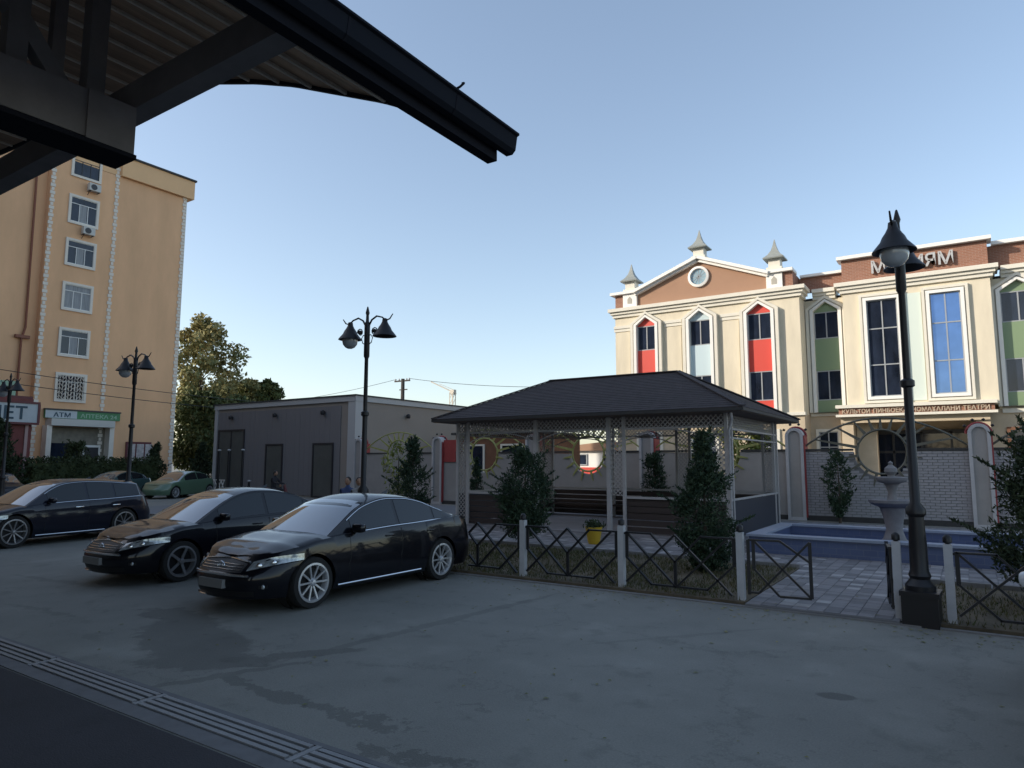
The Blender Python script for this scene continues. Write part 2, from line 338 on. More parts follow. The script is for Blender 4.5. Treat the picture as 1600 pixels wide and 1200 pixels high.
fl_ = MB(); rl = random.Random(8)
for i in range(420):
    x = rl.uniform(-9, 2.5); y = 9.9-abs(rl.gauss(0, .35)) if rl.random() < .6 else rl.uniform(3.6, 13.5)
    a = rl.uniform(0, 6.3); L_ = rl.uniform(.012, .035); z = .006 if y < 10 else .062
    fl_.add([(x-L_*cos(a), y-L_*sin(a), z), (x+L_*.5*sin(a), y-L_*.5*cos(a), z+.006), (x+L_*cos(a), y+L_*sin(a), z+.002), (x-L_*.5*sin(a), y+L_*.5*cos(a), z+.008)], [(0, 1, 2, 3)])
o = link('fallen_leaves', fl_.mesh('fallen_leaves', fix=False), 'golden_leaf'); o['kind'] = 'stuff'

# kerbs (each stone a part)
kerb = struct('kerb', MB().box(GX0, 6, 9.93, 10.0, -.05, .02), 'kerb', (-5, 10, 0))
ks = MB().box(-.49, .49, -.04, .04, 0, .10).mesh('kerb_stone'); ks.materials.append(MATS['kerb'])
for i in range(27): link('kerb_stone', ks, None, kerb, (-2.7-.5-i+5, 13.78-10, .02+rnd.uniform(-.004, .004)))
for i in range(4): link('kerb_stone', ks, None, kerb, (-.3+i+5, 13.26-10, .02))
# paved path and court
pv = struct('paving', MB().box(GX0, 6, 13.84, 24.6, -.05, .045).box(-2.70, -.82, 9.95, 13.838, -.05, .045).box(-2.70, 6, 13.3, 13.838, -.05, .044), 'mortar', (-2, 10, 0))
pm = []
for k, mm in enumerate(('paver_a', 'paver_b', 'paver_c')):
    me = MB().box(-.096, .096, -.096, .096, 0, .05).mesh('paver'); me.materials.append(MATS[mm]); pm.append(me)
cnt = 0; rest = [MB(), MB(), MB()]
y = 10.06
while y < 24.4:
    nx0, nx1 = (-2.60, -.85) if y < 13.8 else (-15.0, 5.5)
    x = nx0
    while x < nx1:
        r_ = rnd.random(); k = 2 if r_ < .10 else (1 if r_ < .45 else 0)
        if y < 13.8 and y > 10.0 or (y < 16 and -2.7 < x < -.7 and cnt < 296):
            link('paver', pm[k], None, pv, (x+2, y-10, .006+rnd.uniform(-.003, .003))); cnt += 1
        elif not (x < -5.05 and x > -13.3 and y > 17.3 and y < 22.4) and y < 19 or (x > -5 and y < 24.4):
            if not (x > -4.1 and y > 15.6 and y < 19): rest[k].box(x-.096, x+.096, y-.096, y+.096, .02, .056+rnd.uniform(-.003, .003))
        x += .2
    y += .2
for k, mm in enumerate(('paver_a', 'paver_b', 'paver_c')):
    if rest[k].v: part('paver_field', rest[k], mm, pv, stuff=True)

# ------------------------------------------------------------------ far ground cover, low hills are hidden; cream building
def arch_outline(xl, xr, z0, zs, za): return [(xl, z0), (xr, z0), (xr, zs), ((xl+xr)/2, za), (xl, zs)]
CB = thing('cream_building', (-8, 38, 0), 'cream three-storey building with gabled pediment, spires and colourful arched windows', 'building')
YG, YR, YC = 37.45, 39.0, 38.3
b = MB().box(-17.3, -6.82, YG, 52, 4.5, 10.66)
b.box(-6.82, -4.87, YR, 52, 4.5, 10.66); b.box(-4.87, 1.4, YC, 52, 4.7, 10.66); b.box(1.4, 9.0, YR, 52, 4.5, 10.66)
part('upper_wall', b, 'cream', CB)
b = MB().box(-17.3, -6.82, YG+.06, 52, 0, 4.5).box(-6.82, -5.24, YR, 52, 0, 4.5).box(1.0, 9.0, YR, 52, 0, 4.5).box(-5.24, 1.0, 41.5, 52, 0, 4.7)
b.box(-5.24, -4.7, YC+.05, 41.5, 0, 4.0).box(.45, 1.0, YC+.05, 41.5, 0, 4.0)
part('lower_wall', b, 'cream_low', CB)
part('roof', MB().box(-17.2, 8.9, 39.5, 51.8, 10.66, 10.9), 'roof_dark', CB)
# cornices
def cornice(x0, x1, y, mb, left=True, right=True):
    for (z0, z1, d) in ((11.0, 11.2, .34), (10.84, 11.0, .22), (10.66, 10.84, .12)):
        mb.box(x0-(d if left else 0), x1+(d if right else 0), y-d, y+1.2, z0, z1)
b = MB(); cornice(-17.3, -6.82, YG, b); part('cornice', b, 'cream_trim', CB)
b = MB(); cornice(-6.40, -5.30, YR, b, False, False); part('cornice', b, 'cream_trim', CB)
b = MB(); cornice(-4.87, 1.4, YC, b); part('cornice', b, 'cream_trim', CB)
b = MB(); cornice(1.85, 9, YR, b, False, True); part('cornice', b, 'cream_trim', CB)
# string courses between surrounds
b = MB()
for x0, x1 in ((-17.36, -16.3), (-14.2, -13.15), (-10.95, -9.9), ):
    part('string_course', MB().box(x0, x1, YG-.10, YG, 9.98, 10.15).box(x0, x1, YG-.05, YG, 9.80, 9.98), 'cream_trim', CB)
# raised plaster fields
for x0, x1 in ((-17.1, -16.35), (-14.15, -13.2), (-10.9, -9.95)):
    part('plaster_field', MB().box(x0, x1, YG-.035, YG, 4.9, 9.74), 'cream', CB)
part('belt_course', MB().box(-17.36, -6.76, YG-.08, YG+.3, 4.42, 4.58).box(-6.76, -5.4, YR-.1, YR+.3, 4.42, 4.58).box(1.5, 9.1, YR-.1, YR+.3, 4.30, 4.5), 'cream_trim', CB)
# pediment
ped = [(-15.85, 11.2), (-8.45, 11.2), (-8.45, 12.02), (-12.12, 13.42), (-15.85, 12.02)]
part('pediment_wall', MB().prism(ped, YG+.10, YG+.5), 'pediment', CB)
b = MB()
for xa, za, xb_, zb_ in ((-16.0, 12.02, -12.12, 13.50), (-12.12, 13.50, -8.3, 12.02)):
    d = Vector((xb_-xa, 0, zb_-za)).normalized(); nrm = Vector((-d.z, 0, d.x))
    for (o0, o1, yy) in ((0, .17, -.30), (-.14, 0, -.14)):
        P = [(xa+nrm.x*o0, za+nrm.z*o0), (xb_+nrm.x*o0, zb_+nrm.z*o0), (xb_+nrm.x*o1, zb_+nrm.z*o1), (xa+nrm.x*o1, za+nrm.z*o1)]
        b.prism(P, YG+yy, YG+.6)
part('raking_cornice', b, 'white_trim', CB)
cl = part('round_window', MB().lathe([(.60, 0), (.60, -.13), (.47, -.16), (.44, -.02), (.44, 0)], (-12.12, YG+.1, 12.50), 40, 'y'), 'white_trim', CB, smooth=40)
part('pane', MB().lathe([(.45, -.03), (.45, -.02), (0, -.02)], (-12.12, YG+.1, 12.50), 32, 'y'), 'glass_clock', cl)
b = MB()
for k in range(6):
    a = k*pi/6; b.bar((-12.12-.44*cos(a), YG+.065, 12.5-.44*sin(a)), (-12.12+.44*cos(a), YG+.065, 12.5+.44*sin(a)), .025)
part('muntins', b, 'window_frame', cl)
def spire(x, y, z, s):
    p = part('spire_base', MB().box(x-.30*s, x+.30*s, y-.30*s, y+.30*s, z, z+.62*s).box(x-.40*s, x+.40*s, y-.40*s, y+.40*s, z-.02, z+.14*s), 'cream_trim', CB)
    part('spire', MB().lathe([(.74*s, .60*s), (.76*s, .66*s), (.46*s, .86*s), (.24*s, 1.12*s), (.12*s, 1.4*s), (.02, 1.75*s)], (x, y, z), 4, rot=pi/4), 'spire', p)
spire(-12.08, YG+.3, 13.55, 1.0); spire(-16.33, YG+.35, 12.22, 1.0); spire(-8.0, YG+.35, 12.26, 1.0)
for x0, x1 in ((-16.75, -15.87), (-8.42, -7.6)):
    pd = part('pedestal', MB().box(x0, x1, YG-.06, YG+.7, 11.2, 12.05), 'white_trim', CB)
    xm = (x0+x1)/2
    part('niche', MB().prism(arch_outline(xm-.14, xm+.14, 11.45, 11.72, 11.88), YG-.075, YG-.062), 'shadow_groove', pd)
for xa_, xb_ in ((-17.55, -15.8), (-8.5, -7.05)): part('parapet_cap', MB().box(xa_, xb_, YG-.2, YG+1, 12.06, 12.22), 'white_trim', CB)
for xa_, xb_, d_ in ((-17.3, -16.77, .9), (-7.58, -7.1, 3.0)): part('parapet_wall', MB().box(xa_, xb_, YG+.06, YG+d_, 11.2, 12.059), 'parapet_brick', CB)
part('parapet_wall', MB().box(-7.08, -4.87, YR+.12, YR+.5, 11.2, 11.98), 'parapet_brick', CB)
part('parapet_cap', MB().box(-7.0, -4.86, YR-.1, YR+.7, 11.985, 12.12), 'white_trim', CB)
pw = part('sign_parapet', MB().box(-4.86, 1.38, YC+.03, YC+.6, 11.2, 12.42).box(1.39, 9, YR+.1, YR+.6, 11.2, 12.3), 'parapet_brick', CB)
part('parapet_cap', MB().box(-5.05, 1.56, YC-.22, YC+.8, 12.425, 12.60), 'white_trim', CB)
part('parapet_cap', MB().box(1.57, 9.2, YR-.15, YR+.8, 12.305, 12.48), 'white_trim', CB)
letters('МАРИЯМ', .86, CB, 'letter_metal', -1.72, YC-.08, 11.52, depth=.06, sx=.93, name='roof_lettering')
# arched windows
def wframe(x0, x1, z0, z1, y, nv=1, hs=(), m='window_frame'):
    t = .05; b = MB().ringprism([(x0, z0), (x1, z0), (x1, z1), (x0, z1)], [(x0+t, z0+t), (x1-t, z0+t), (x1-t, z1-t), (x0+t, z1-t)], y-.05, y)
    for k in range(nv):
        xm = x0+(x1-x0)*(k+1)/(nv+1); b.box(xm-.028, xm+.028, y-.048, y-.002, z0+t, z1-t)
    for h in hs: b.box(x0+t, x1-t, y-.045, y-.004, h-.028, h+.028)
    return b
def window(x0, x1, z0, z1, y, nv=1, hs=(), gm='glass', fm='window_frame'):
    f = part('window', wframe(x0, x1, z0, z1, y, nv, hs, fm), fm, CB)
    xs = [x0+(x1-x0)*k/(nv+1) for k in range(nv+2)]; zs = [z0]+sorted(hs)+[z1]
    for i in range(nv+1):
        for j in range(len(zs)-1):
            ty = rnd.uniform(-.004, .004)
            part('pane', MB().add([(xs[i]+.02, y-.012+ty, zs[j]+.02), (xs[i+1]-.02, y-.012-ty, zs[j]+.02), (xs[i+1]-.02, y-.012-ty, zs[j+1]-.02), (xs[i]+.02, y-.012+ty, zs[j+1]-.02)], [(0, 1, 2, 3)]), gm, f, fix=False)
def surround(xl, xr, z0, zs, za, y):
    f = part('window_surround', MB().ringprism(arch_outline(xl-.16, xr+.16, z0, zs+.06, za+.13), arch_outline(xl, xr, z0+.001, zs, za), y-.30, y), 'white_trim', CB)
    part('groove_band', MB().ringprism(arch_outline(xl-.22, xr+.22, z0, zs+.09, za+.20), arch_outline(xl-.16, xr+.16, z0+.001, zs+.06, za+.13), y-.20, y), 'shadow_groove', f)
    part('outer_band', MB().ringprism(arch_outline(xl-.38, xr+.38, z0, zs+.15, za+.35), arch_outline(xl-.22, xr+.22, z0+.001, zs+.09, za+.20), y-.27, y), 'cream_trim', f)
for (xc, hw, y, col) in ((-15.27, .58, YG, 'panel_red'), (-12.07, .60, YG, 'panel_pale'), (-8.85, .62, YG, 'panel_red'), (-5.80, .60, YR, 'panel_green'), (2.42, .68, YR, 'panel_green'), (5.6, .68, YR, 'panel_red')):
    xl, xr = xc-hw, xc+hw
    surround(xl, xr, 4.6, 10.02, 10.48, y)
    part('gable_panel', MB().prism([(xl+.003, 9.97), (xr-.003, 9.97), (xr-.003, 10.01), (xc, 10.47), (xl+.003, 10.01)], y-.05, y-.002), col, CB)
    window(xl+.003, xr-.003, 8.53, 9.965, y-.002)
    part('spandrel_panel', MB().box(xl+.003, xr-.003, y-.06, y-.002, 6.82, 8.527), col, CB)
    window(xl+.003, xr-.003, 5.25, 6.817, y-.002)
    part('spandrel_panel', MB().box(xl+.003, xr-.003, y-.06, y-.002, 4.62, 5.247), col, CB)
# tall centre windows
def tall(x0, x1, gm):
    z0, z1 = 5.26, 10.14
    q = lambda e: [(x0-e, z0-e), (x1+e, z0-e), (x1+e, z1+e), (x0-e, z1+e)]
    f = part('window_surround', MB().ringprism(q(.15), q(.0), YC-.18, YC), 'white_trim', CB)
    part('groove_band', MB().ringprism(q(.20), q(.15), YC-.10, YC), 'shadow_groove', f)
    part('outer_band', MB().ringprism(q(.32), q(.20), YC-.16, YC), 'cream_trim', f)
    window(x0+.003, x1-.003, z0+.003, z1-.003, YC-.002, 1, (6.85, 8.68), gm, 'window_frame')
tall(-3.80, -2.44, 'glass'); tall(-1.06, .20, 'glass_sky_tint')
part('mint_panel', MB().box(-2.05, -1.42, YC-.03, YC, 5.0, 10.3), 'panel_mint', CB)
# ledge with lettering, porch
part('sign_ledge', MB().box(-5.42, 1.30, YC-.42, YC, 4.72, 4.88).box(-5.42, 1.30, YC-.42, YC, 4.28, 4.40), 'cream_trim', CB)
part('sign_band', MB().box(-5.3, 1.2, YC-.25, YC+.3, 4.40, 4.72), 'parapet_brick', CB)
for wd_, xw_ in (('КУЛЬТОЙ', -4.50), ('ПИНБОЕКАЕ', -2.92), ('НОМАХАЛАНИ', -1.10), ('ТЕАТРИ', .50)): letters(wd_, .29, CB, 'letter_small', xw_, YC-.29, 4.45, depth=.02, sx=.92, name='ledge_word')
part('porch_beam', MB().box(-5.24, 1.0, YC-.1, YC+.5, 3.98, 4.275), 'cream_low', CB)
b = MB()
for x in (-4.6, -3.2, -1.9, -.6): b.box(x-.05, x+.05, 41.35, 41.45, .1, 3.6)
b.box(-4.7, .4, 41.35, 41.45, 2.5, 2.62).box(-4.7, .4, 41.35, 41.45, 3.5, 3.7)
part('entrance_door', b, 'dark_frame', CB)
part('entrance_glass', MB().box(-4.7, .4, 41.46, 41.49, .1, 3.5), 'glass', CB)
part('porch_pier', MB().box(-4.66, -3.75, YC+.9, YC+1.5, 0, 3.975), 'cream_low', CB)
for (x0, x1, z0, z1, y) in ((-6.42, -5.5, 1.3, 3.6, YR), (1.75, 4.2, .2, 3.5, YR), (-9.5, -8.2, 1.3, 3.6, YG+.06), (-12.7, -11.4, 1.3, 3.6, YG+.06), (-15.9, -14.6, 1.3, 3.6, YG+.06)):
    q = lambda e: [(x0-e, z0-e), (x1+e, z0-e), (x1+e, z1+e), (x0-e, z1+e)]
    part('window_surround', MB().ringprism(q(.14), q(0), y-.1, y), 'annex_brown' if x0 > 1 else 'cream_trim', CB)
    window(x0+.003, x1-.003, z0+.003, z1-.003, y-.002, 2 if x1-x0 > 2 else 1, (z0+(z1-z0)*.65,))

# ------------------------------------------------------------------ orange building
OX = -50.0; k_ = .909
oy = lambda v: v*k_
oz = lambda v: 2+(v-2)*k_
OB = thing('apartment_block', (OX, 20, 0), 'tall orange apartment block with white toothed quoins and one column of windows', 'building')
part('wall', MB().box(OX-14, OX, oy(21.5), oy(31.9), 0, oz(24.6)).box(OX-14, OX-.5, -12, oy(21.5)-.002, 0, oz(24.6)), 'orange_wall', OB)
part('parapet', MB().box(OX-14.2, OX+.28, oy(26.35), oy(32.45), oz(24.62), oz(26.2)).box(OX-14, OX+.02, -12, oy(26.35)-.002, oz(24.62), oz(26.0)), 'orange_parapet', OB)
part('roof_edge', MB().box(OX-14.3, OX+.4, oy(26.3), oy(32.55), oz(26.2)+.002, oz(26.2)+.14), 'roof_dark', OB)
for yc in (21.65, 26.15, 31.86):
    b = MB(); z = 0.3; i = 0
    while z < oz(25.3 if yc < 30 else 24.6):
        wd = .30 if i % 2 else .17
        b.box(OX, OX+.05, oy(yc)-wd/2-(.1 if yc > 30 else 0), min(oy(yc)+wd/2, oy(31.9)+.04), z, z+.22); z += .26; i += 1
    if yc > 30: b.box(OX-.25, OX+.04, oy(31.9), oy(31.9)+.05, .3, oz(24.6))
    part('quoin_strip', b, 'quoin', OB, stuff=True)
def owin(z1, z0, kind):
    y0, y1 = oy(22.95), oy(24.75); z0, z1 = oz(z0), oz(z1)
    q = lambda e: [(y0-e, z0-e), (y1+e, z0-e), (y1+e, z1+e), (y0-e, z1+e)]
    def fr(o_, i_, d): 
        m_ = MB().ringprism(o_, i_, 0, d); m_.v = [(OX+yy, x, zz) for x, yy, zz in m_.v]; return m_
    f = part('window', fr(q(.16), q(0), .10), 'quoin', OB)
    q2 = MB(); t = .045
    q2.box(OX+.012, OX+.05, y0, y1, z0, z0+t).box(OX+.012, OX+.05, y0, y1, z1-t, z1)
    zt = z0+(z1-z0)*.74
    q2.box(OX+.012, OX+.048, y0, y1, zt-t/2, zt+t/2)
    for a in (0, .33, .66, 1): 
        yy = y0+(y1-y0)*a; q2.box(OX+.012, OX+.046, yy-t/2, yy+t/2, z0, z1 if a in (0, 1) else zt)
    part('frame', q2, 'white_trim' if kind != 'dark' else 'dark_frame', f)
    part('pane', MB().box(OX+.006, OX+.016, y0, y1, z0, z1), 'glass' if kind != 'curtain' else 'curtain', f)
    if kind == 'bars':
        b = MB()
        for i in range(9):
            yy = y0+(y1-y0)*(i+.5)/9; b.bar((OX+.14, yy, z0), (OX+.14, yy, z1), .03)
        for i in range(6):
            zz = z0+(z1-z0)*(i+.5)/6
            b.path([(OX+.14, y0+(y1-y0)*j/16, zz+.13*sin(j*pi/2)) for j in range(17)], .045, 4)
        part('window_grille', b, 'quoin', f)
    if kind == 'glassy':
        part('blind', MB().box(OX+.017, OX+.02, y0+(y1-y0)*.36, y0+(y1-y0)*.62, z0+.05, zt), 'curtain', f)
for z1, z0, kd in ((25.15, 23.6, 'dark'), (21.85, 19.95, 'glassy'), (18.45, 16.7, 'glassy'), (15.1, 13.3, 'curtain'), (11.65, 9.85, 'glassy'), (8.3, 6.5, 'bars')): owin(z1, z0, kd)
for (yy, zz, nm) in ((24.35, 22.85, 'top'), (24.15, 19.35, 'second')):
    a = thing('air_conditioner', (OX+.3, oy(yy), oz(zz)), 'small white air conditioner on the orange wall below the %s window' % nm, 'air conditioner', 'air conditioners on the orange wall')
    y_, z_ = oy(yy), oz(zz)
    part('casing', MB().box(OX+.12, OX+.45, y_-.38, y_+.38, z_-.22, z_+.30), 'ac_white', a)
    part('fan_grille', MB().lathe([(.2, 0), (.2, .02), (.05, .025), (0, .025)], (OX+.451, y_-.08, z_+.03), 20, 'x'), 'dark_frame', a)
    part('bracket', MB().bar((OX+.02, y_-.3, z_-.26), (OX+.45, y_-.3, z_-.26), .04).bar((OX+.02, y_+.3, z_-.26), (OX+.45, y_+.3, z_-.26), .04).bar((OX+.02, y_-.3, z_-.5), (OX+.4, y_-.3, z_-.28), .03), 'dark_frame', a)
part('drainpipe', MB().path([(OX-.36, oy(20.7), oz(25.5)), (OX-.36, oy(20.8), oz(11.5)), (OX-.36, oy(20.6), oz(10.6)), (OX-.36, oy(20.6), oz(5.8))], .14, 8).bar((OX-.36, oy(20.2), oz(10.8)), (OX-.36, oy(21.1), oz(10.8)), .2), 'drainpipe', OB)
# entrance at its foot
ya, yb = oy(22.2), oy(27.4)
part('sign_board', MB().box(OX+.06, OX+.30, ya, yb, oz(5.10), oz(5.68)), 'sign_green', OB)
part('sign_panel', MB().box(OX+.302, OX+.32, ya, ya+1.9, oz(5.12), oz(5.66)), 'sign_white', OB)
part('sign_rim', MB().box(OX+.05, OX+.36, ya-.03, yb+.03, oz(5.68), oz(5.68)+.1), 'dark_frame', OB)
letters('АПТЕКА 24', .36, OB, 'sign_pale', OX+.305, (ya+1.9+yb)/2, oz(5.22), '+x', .012, 1.25)
letters('АТМ', .40, OB, 'sign_ink', OX+.325, ya+1.0, oz(5.20), '+x', .012, 1.2)
part('awning', MB().box(OX+.0, OX+.9, ya+.15, yb-.6, oz(4.55), oz(5.05)), 'ac_white', OB)
part('entrance_recess', MB().box(OX+.005, OX+.04, ya+.35, yb-.75, .0, oz(4.5)), 'interior', OB)
for y_ in (ya-.02, yb-.85): part('entrance_column', MB().box(OX+.06, OX+.75, y_, y_+.3, 0, oz(4.55)), 'quoin', OB)
d_ = part('entrance_door', MB().box(OX+.05, OX+.14, ya+2.5, ya+3.6, 0, 3.1), 'white_trim', OB)
part('door_leaf', MB().box(OX+.141, OX+.17, ya+2.62, ya+3.48, 0, 2.95), 'dark_frame', d_)
part('shop_window', MB().box(OX+.05, OX+.1, ya+.5, ya+2.2, .9, 3.2), 'glass', OB)
part('notice_board', MB().box(OX+.02, OX+.10, oy(28.1), oy(30.1), 1.4, 3.4), 'maroon', OB)
for i in range(3): part('poster', MB().box(OX+.102, OX+.115, oy(28.25)+i*.62, oy(28.25)+i*.62+.52, 1.55, 3.25), 'poster', OB)

# shop with sign in front of it
SB = thing('shop_building', (-45.5, 13, 0), 'low red brown shop with pink striped front and broad white lettered sign', 'shop')
part('wall', MB().box(-51.5, -45.2, -6, 17.7, 0, 5.6), 'shop_red', SB)
b = MB()
for yy in (12.5, 14.7, 16.3, 17.35): b.box(-45.2, -45.12, yy, yy+.16, 0, 4.1)
for zz in (1.2, 1.9, 2.7, 3.1): b.box(-45.2, -45.10, 12.5, 16.3, zz, zz+.10)
part('front_stripe', b, 'shop_pink', SB)
part('window', MB().box(-45.2, -45.08, 12.9, 15.9, 2.95, 4.05), 'poster', SB)
fr = part('sign_board', MB().box(-45.2, -44.95, 9.5, 17.85, 4.22, 5.30), 'sign_white', SB)
part('sign_rim', MB().box(-45.2, -44.90, 9.4, 17.95, 5.30, 5.42).box(-45.2, -44.90, 9.4, 17.95, 4.10, 4.22).box(-45.2, -44.90, 17.85, 17.97, 4.22, 5.30), 'maroon', fr)
letters('ЛЕТ', 1.0, SB, 'sign_ink', -44.94, 16.35, 4.40, '+x', .012, 1.0)
part('sign_emblem', MB().lathe([(.36, 0), (.36, .015), (0, .015)], (-44.95, 15.05, 4.75), 24, 'x'), 'sign_green', SB)
part('roof_sign', MB().box(-45.8, -45.6, 13.0, 16.9, 5.6, 6.6), 'sign_pale', SB)
part('roof_parapet', MB().box(-51.5, -45.3, 9, 17.7, 5.6, 5.75), 'maroon', SB)

# ------------------------------------------------------------------ grey utility building
GB = thing('utility_building', (-27.6, 26.1, 0), 'flat-roofed grey utility building with pale edge trim and metal-clad front', 'building')
gx0, gx1, gy0, gy1, gz = -40.35, -27.55, 26.2, 44.0, 5.62
part('wall', MB().box(gx0, gx1-.06, gy0+.05, gy1, 0, gz-.3), 'grey_side', GB)
cl_ = MB().box(-.205, .205, -.02, .02, 0, 4.98).mesh('cladding_panel'); cl_.materials.append(MATS['grey_clad'])
nx = int((gx1-.75-gx0-.3)/.42)
for i in range(nx):
    xx = gx0+.52+i*.42
    link('cladding_panel', cl_, None, GB, (xx+27.6, gy0+.025-26.1+rnd.uniform(-.004, .004), .1))
part('corner_trim', MB().box(gx1-.55, gx1+.02, gy0-.03, gy0+.1, 0, gz-.32).box(gx1-.058, gx1+.02, gy0+.1, gy0+.55, 0, gz-.32), 'light_trim', GB)
part('corner_trim', MB().box(gx0-.02, gx0+.28, gy0-.03, gy0+.1, 0, gz-.32), 'light_trim', GB)
part('roof_trim', MB().box(gx0-.06, gx1+.05, gy0-.06, gy0+.2, gz-.32, gz-.03).box(gx1-.2, gx1+.05, gy0+.2, gy1, gz-.32, gz-.03), 'light_trim', GB)
part('roof', MB().box(gx0-.12, gx1+.10, gy0-.12, gy1, gz-.03, gz+.04), 'roof_dark', GB)
for (x0, x1, z1) in ((-39.9, -37.2, 4.0), (-35.1, -33.5, 3.05), (-30.9, -29.2, 3.05)):
    d_ = part('door', MB().ringprism([(x0, 0.02), (x1, .02), (x1, z1), (x0, z1)], [(x0+.1, .1), (x1-.1, .1), (x1-.1, z1-.1), (x0+.1, z1-.1)], gy0-.05, gy0+.004), 'dark_frame', GB)
    part('door_leaf', MB().box(x0+.1, x1-.1, gy0-.012, gy0+.002, .1, z1-.1), 'door_grey', d_)
    if x1-x0 > 2: part('mullion', MB().box((x0+x1)/2-.05, (x0+x1)/2+.05, gy0-.045, gy0, .1, z1-.1), 'dark_frame', d_)
for xx in (-38.5, -34.2, -30.0):
    part('wall_lamp', MB().lathe([(.09, 0), (.13, .06), (.13, .2), (.06, .26)], (xx, gy0-.16, 4.62), 12).bar((xx, gy0-.1, 4.75), (xx, gy0+.02, 4.75), .06), 'dark_frame', GB, smooth=40)
part('wall_lamp', MB().lathe([(.09, 0), (.13, .06), (.13, .2), (.06, .26)], (gx1+.12, 30.3, 4.55), 12), 'dark_frame', GB, smooth=40)
# bollard posts in front
for i, (px_, h, lab) in enumerate(((-34.9, 2.68, 'leftmost of the three tall black posts before the grey building'), (-34.0, 2.68, 'middle of the three tall black posts before the grey building'), (-32.75, 2.68, 'rightmost of the three tall black posts before the grey building'), (-32.1, 1.02, 'short black bollard beside the tall posts at the grey building'))):
    t = thing('bollard', (px_, 23, 0), lab, 'bollard', 'posts before the grey building')
    part('post', MB().bar((px_, 23, 0), (px_, 23, h-.1), .13, n=10), 'black_metal', t, smooth=50)
    part('cap', MB().lathe([(.05, h-.1), (.10, h-.06), (.10, h-.02), (.02, h)], (px_, 23, 0), 12), 'light_trim', t, smooth=40)

# low brown annex behind the boundary wall
AN = thing('brown_annex', (-22, 32, 0), 'low brown annex with pale window frames behind the boundary wall', 'building')
part('wall', MB().box(-24.8, -19.3, 31.5, 36.5, 0, 3.55), 'annex_brown', AN); part('roof', MB().box(-25, -19.1, 31.3, 36.7, 3.55, 3.68), 'roof_dark', AN)
for i in range(2):
    x0 = -24.2+i*2.6; f = part('window', MB().ringprism([(x0, 1.2), (x0+1.5, 1.2), (x0+1.5, 3.0), (x0, 3.0)], [(x0+.1, 1.3), (x0+1.4, 1.3), (x0+1.4, 2.9), (x0+.1, 2.9)], 31.42, 31.5), 'cream_trim', AN)
    part('pane', MB().box(x0+.1, x0+1.4, 31.47, 31.49, 1.3, 2.9), 'glass', f)

FH = thing('distant_house', (-29, 60, 0), 'low pale house with a red band seen through the sun ring in the gazebo', 'house')
part('wall', MB().box(-36, -21, 60, 68, 0, 3.1), 'white_trim', FH); part('base_band', MB().box(-36, -21, 59.9, 59.999, 0, 1.5), 'panel_red', FH); part('roof', MB().prism([(-36.4, 3.1), (-20.6, 3.1), (-20.6, 3.2), (-28.5, 4.0), (-36.4, 3.2)], 59.6, 68.4), 'pediment', FH)
for i in range(5):
    x0 = -35+i*2.9; f = part('window', MB().ringprism([(x0, 1.7), (x0+1.2, 1.7), (x0+1.2, 2.8), (x0, 2.8)], [(x0+.1, 1.8), (x0+1.1, 1.8), (x0+1.1, 2.7), (x0+.1, 2.7)], 59.9, 60), 'window_frame', FH)
    part('pane', MB().box(x0+.1, x0+1.1, 59.95, 59.98, 1.8, 2.7), 'glass', f)

